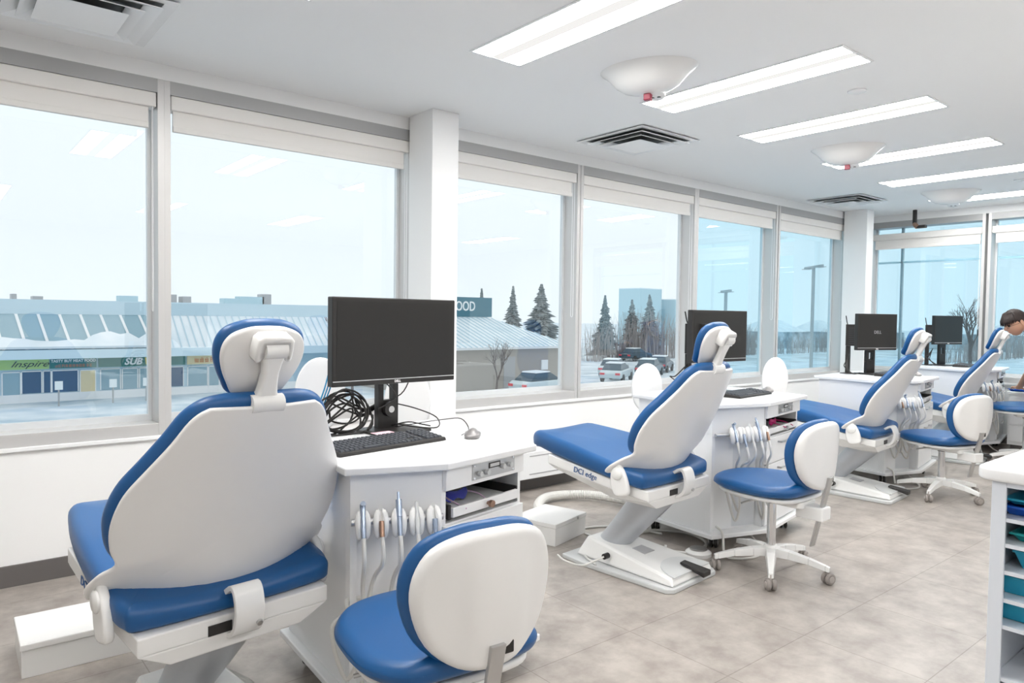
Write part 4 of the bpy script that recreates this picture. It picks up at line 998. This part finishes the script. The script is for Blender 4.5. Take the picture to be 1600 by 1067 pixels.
for (a, b, m_) in ((1.3, 2.9, 'dshop'), (4.05, 4.9, 'dshop'), (5.02, 5.32, 'dshop'), (5.42, 6.6, 'dshop'), (7.75, 8.7, 'lshop'), (8.85, 9.6, 'lshop'), (9.75, 10.9, 'lshop'), (11.0, 12.1, 'dshop'), (12.4, 13.5, 'lshop'), (14.4, 15.6, 'lshop'), (15.8, 17.2, 'lshop')): shopglass(a, b, -3.1, -1.95, m_)
for (a, b, m_) in ((3.2, 3.95, 'lshop'), (6.75, 7.45, 'scream'), (13.62, 14.2, 'lshop')): shopglass(a, b, -3.55, -1.98, m_, 'shop_door')
for (x, w_, h_) in ((3.9, .25, .3), (5.0, .5, .2), (9.6, 1.0, .35), (12.0, .6, .5), (12.9, .5, .4), (15.7, 1.0, .35), (17.0, 1.6, .5), (18.0, .6, .7)):
    B('roof_unit', 'greym' if w_ < 1 else 'farb', x - w_ / 2, x + w_ / 2, 2, 3, 1.951, 1.951 + h_, t)
def sign_post(x, y, label):
    q = thing('parking_sign', label, 'sign', (x, y, G), group='small parking signs before the shops')
    MB().tube([(0, 0, 0), (0, 0, 1.2)], .04, 8).build('post', 'alud', q); B('sign_panel', 'signp', -.18, .18, -.06, -.041, .85, 1.3, q)
for (x, s) in ((5.4, 'white parking sign before the purple shop window, left of three'), (7.9, 'white parking sign before the pale shop windows, middle of three'), (9.55, 'white parking sign below the green shop sign, right of three')): sign_post(x, 43.5, s)
# restaurant with hipped snowy roof
t = thing('restaurant_building', 'tan walled restaurant with a snowy hipped roof seen right of the white column', 'building', (0, 0, 0))
B('block_wall', 'brick', 23.5, 36, 38, 50, G, -.85, t)
B('eave', 'swhite', 23.0, 36.5, 37.4, 50.6, -.849, -.70, t)
MB().hull([(22.9, 37.3, -.699), (36.6, 37.3, -.699), (36.6, 50.7, -.699), (22.9, 50.7, -.699)], [(26, 43.8, 1.55), (32.6, 43.8, 1.55), (32.6, 44.2, 1.55), (26, 44.2, 1.55)]).build('hipped_roof', 'snowr', t)
rb = MB()
for k in range(29):
    x = 23.3 + k * .45; tx = min(max(x, 26), 32.6); f = 1.0 if 26 <= x <= 32.6 else 1 - abs(x - tx) / (3.1 if x < 26 else 4.0)
    rb.hull([(x, 37.28, -.69), (x + .05, 37.28, -.69), (x + .05, 37.3 + 6.5 * f, -.69 + 2.24 * f), (x, 37.3 + 6.5 * f, -.69 + 2.24 * f)], [(x, 37.28, -.64), (x + .05, 37.28, -.64), (x + .05, 37.3 + 6.5 * f, -.64 + 2.24 * f), (x, 37.3 + 6.5 * f, -.64 + 2.24 * f)])
rb.build('roof_seams', 'fascia', t)
sb = B('sign_block', 'slate', 26.6, 33.4, 43.0, 45.2, 1.3, 2.75, t)
text('FOOD', 1.0, 'swhite', sb, (30.75, 42.98, 2.05), (1, 0, 0), (0, 0, 1), .02, name='sign_lettering', sx=.75, bold=.01)
B('service_door', 'greym', 30.6, 31.6, 37.97, 37.999, G, -1.4, t); B('wall_box', 'swhite', 34.0, 34.6, 37.9, 37.999, -2.4, -1.7, t)
# far hazy buildings
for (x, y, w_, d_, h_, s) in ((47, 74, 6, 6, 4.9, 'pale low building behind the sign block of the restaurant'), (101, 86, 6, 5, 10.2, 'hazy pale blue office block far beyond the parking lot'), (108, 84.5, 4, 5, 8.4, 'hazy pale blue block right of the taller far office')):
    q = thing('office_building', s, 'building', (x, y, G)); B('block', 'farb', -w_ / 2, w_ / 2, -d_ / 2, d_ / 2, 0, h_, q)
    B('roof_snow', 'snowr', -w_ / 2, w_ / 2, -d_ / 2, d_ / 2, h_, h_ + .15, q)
HS = [(118, 70, 0), (131, 68, 1), (146, 64, 2), (146, 50, 3), (160, 46, 4), (146, 38, 5), (164, 34, 6), (180, 31, 7), (156, 25.5, 8), (176, 20, 9), (194, 22, 10)]
for (x, y, k) in HS:
    q = thing('house', 'snow roofed distant house beyond the fields, ' + ['first', 'second', 'third', 'fourth', 'fifth', 'sixth', 'seventh', 'eighth', 'ninth', 'tenth', 'eleventh'][k] + ' from the left', 'house', (x, y, G), .3 * (k % 3), 'distant houses')
    w_ = 4 + (k % 3); B('house_wall', 'shing', -w_, w_, -4, 4, 0, 2.9, q)
    MB().hull([(-w_ - .4, -4.5, 2.91), (w_ + .4, -4.5, 2.91), (w_ + .4, 4.5, 2.91), (-w_ - .4, 4.5, 2.91)], [(-w_ + 1, -.1, 5.0), (w_ - 1, -.1, 5.0), (w_ - 1, .1, 5.0), (-w_ + 1, .1, 5.0)]).build('house_roof', 'snowr', q)
def conifer(x, y, H_, r, label, seed, dens=1.0):
    rd = random.Random(seed); q = thing('spruce_tree', label, 'tree', (x, y, G), rd.random() * 6, 'spruce trees beyond the parking lot')
    MB().tube([(0, 0, 0), (0, 0, H_ * .96)], .2, 8, rs=[.22, .03]).build('trunk', 'bark', q)
    f = MB(); n = int(34 * dens); 
    for i in range(n):
        z = H_ * (.10 + .88 * i / n); rr = r * (1 - (z / H_)) ** 1.0 * rd.uniform(.78, 1.12)
        m_ = 9 + int(rr * 3)
        for j in range(m_):
            a = 2 * pi * (j + rd.random()) / m_; L = rr * (.45 + .7 * rd.random()) + .06; ww = .08 + .17 * L; dz = -.16 * L - .1
            ca, sa = cos(a), sin(a); b0 = Vector((0, 0, z)); m0 = Vector((ca * L * .55, sa * L * .55, z + dz * .35)); e0 = Vector((ca * L, sa * L, z + dz + .1 * rd.random()))
            s_ = Vector((-sa, ca, 0)) * ww; up = Vector((0, 0, .12 + .05 * L))
            f.add([b0, m0 - s_, e0, m0 + s_, m0 + up, m0 - up * 1.2], [(0, 1, 4), (1, 2, 4), (2, 3, 4), (3, 0, 4), (1, 0, 5), (2, 1, 5), (3, 2, 5), (0, 3, 5)])
    f.build('foliage', 'needle', q); return q
CF = [(49.5, 60, 8.6, 2.0, 'narrow dark spruce standing behind the restaurant roof'), (53.6, 60, 9.0, 3.6, 'broad dark spruce beside the narrow one, behind the restaurant'), (45.6, 60.5, 8.2, 1.4, 'small spruce tip above the restaurant sign block'),
      (64, 60, 8.0, 2.2, 'spruce seen left in the window right of the restaurant'), (69.5, 60.5, 7.6, 2.2, 'spruce in the middle of the window beyond the parked cars'), (73.5, 61, 8.4, 2.4, 'spruce before the hazy office block')]
for i, c in enumerate(CF): conifer(*c, seed=i + 20)
def bare_tree(x, y, H_, label, seed, sp=.5, cat='bare_tree'):
    rd = random.Random(seed); q = thing(cat, label, 'tree', (x, y, G), 0, 'leafless trees outside'); tr = MB(); br = MB()
    def grow(p0, d, L, r, lev):
        p1 = p0 + d * L * .5 + Vector((rd.uniform(-.1, .1), rd.uniform(-.1, .1), 0)) * L * .3; p2 = p0 + d * L
        (tr if lev == 0 else br).tube([p0, p1, p2], r, 5 if lev else 8, rs=[r, r * .85, r * .65], cap=lev == 0)
        if lev >= 5: return
        for k in range(3 if lev < 3 else 2 + (rd.random() < .5)):
            a = rd.random() * 2 * pi; t_ = sp * (.5 + .7 * rd.random())
            o_ = d.orthogonal().normalized(); b_ = d.cross(o_)
            nd = (d * cos(t_) + (o_ * cos(a) + b_ * sin(a)) * sin(t_) + Vector((0, 0, .08))).normalized()
            grow(p0.lerp(p2, .7 + .3 * rd.random()), nd, L * rd.uniform(.6, .82), r * .6, lev + 1)
    grow(Vector((0, 0, 0)), Vector((0, 0, 1)), H_ * .30, H_ * .018, 0)
    tr.build('trunk', 'bark', q); br.build('branches', 'bark', q); return q
bare_tree(26.5, 33.5, 4.4, 'small leafless tree in front of the restaurant wall', 1)
bare_tree(17.5, 34.5, 5.2, 'leafless tree left of the largest monitor, before the snowy roof', 2)
bare_tree(9.5, 66, 7.4, 'bare brown treetop above the strip mall roof at left', 3)
bare_tree(33.5, 70, 7.6, 'bare treetop above the snowy roof left of the column', 9)
bare_tree(57.5, 18.5, 8.5, 'tall leafless tree seen through the right wall window', 4, .42)
bare_tree(66, 17.0, 7.5, 'leafless tree behind the person, beyond the right wall', 5, .45)
def thicket(x, y, w_, h_, label, seed):
    rd = random.Random(seed); f = MB()
    for k in range(520):
        px_, py_ = rd.uniform(-w_, w_), rd.uniform(-1.2, 1.2); hh = h_ * (.5 + .5 * rd.random()) * (1 - .4 * abs(px_) / w_)
        f.tube([(px_, py_, 0), (px_ + rd.uniform(-.3, .3), py_, hh * .6), (px_ + rd.uniform(-.9, .9), py_ + rd.uniform(-.5, .5), hh)], .03, 3, rs=[.035, .03, .01], cap=False)
    o = f.build('winter_thicket', 'hedge', None); o.location = (x, y, G); o['kind'] = 'stuff'; tag(o, label, 'bushes')
thicket(68, 57, 10, 6.6, 'brown leafless thicket around the spruces beyond the parked cars', 1)
thicket(84, 57, 9, 6.0, 'pale leafless thicket at the right end of the parking lot', 2)
thicket(120, 33, 26, 4.6, 'distant brown thicket seen through the right wall window', 3)
thicket(118, 56, 22, 4.4, 'distant thicket along the far road', 4)
def car(x, y, rz, m_, label):
    q = thing('parked_car', label, 'car', (x, y, G + .02), rz, 'cars in the snowy parking lot')
    def side(pr, wd, z=0): return pr
    prof = [(-2.15, .35), (-2.2, .75), (-1.9, .95), (1.1, .98), (1.95, .85), (2.2, .65), (2.2, .35)]
    n = len(prof); o = MB(); o.hull([(a, -.85, b) for a, b in prof], [(a, .85, b) for a, b in prof]); o.build('car_body', m_, q, bevel=.08)
    cab = [(-1.75, .96), (-1.2, 1.42), (.15, 1.45), (1.0, .98)]
    MB().hull([(a, -.76 + .12 * (b > 1.2), b) for a, b in cab], [(a, .76 - .12 * (b > 1.2), b) for a, b in cab]).build('cabin_glass', 'card', q, bevel=.04)
    MB().hull([(-1.2, -.62, 1.43), (.15, -.62, 1.46), (.15, .62, 1.46), (-1.2, .62, 1.43)], [(-1.15, -.6, 1.50), (.1, -.6, 1.52), (.1, .6, 1.52), (-1.15, .6, 1.50)]).build('snowy_roof', 'snowr', q)
    for a in (-1.35, 1.35):
        for b in (-.80, .80): MB().tube([(a, b - .1, .33), (a, b + .1, .33)], .33, 16).build('wheel', 'tyre', q, smooth=True)
    for b in (-.6, .6): MB().box(-2.24, -2.18, b - .18, b + .18, .62, .78).build('tail_light', 'carr', q)
car(30.5, 34.0, .1, 'carw', 'pale snow dusted car parked below the restaurant wall')
car(42.0, 38.0, .5, 'carw', 'silver car with red tail lights in the window right of the restaurant')
car(45.6, 41.6, .5, 'carw', 'pale car parked just behind the silver car')
car(48.6, 40.2, .5, 'card', 'dark car parked right of the silver car')
car(53.4, 42.8, .5, 'card', 'dark car farthest right in the parking row')
car(64.0, 55.0, .1, 'card', 'dark car far away on the road behind the lot')
def lamp_post(x, y, H_, aw, label):
    q = thing('street_lamp', label, 'street lamp', (x, y, G), .87, 'parking lot lamps')
    MB().tube([(0, 0, 0), (0, 0, H_)], .07, 8).build('pole', 'alud', q); B('lamp_arm', 'alud', -aw, aw, -.05, .05, H_, H_ + .08, q)
    for s in (-1, 1): B('lamp_head', 'alud', *sorted((s * aw, s * (aw - .5))), -.15, .15, H_ - .02, H_ - .001, q)
lamp_post(25.7, 17.3, 6.1, .65, 'short twin armed street lamp above the second monitor')
lamp_post(27.9, 14.7, 7.1, .85, 'taller twin armed street lamp near the corner column')
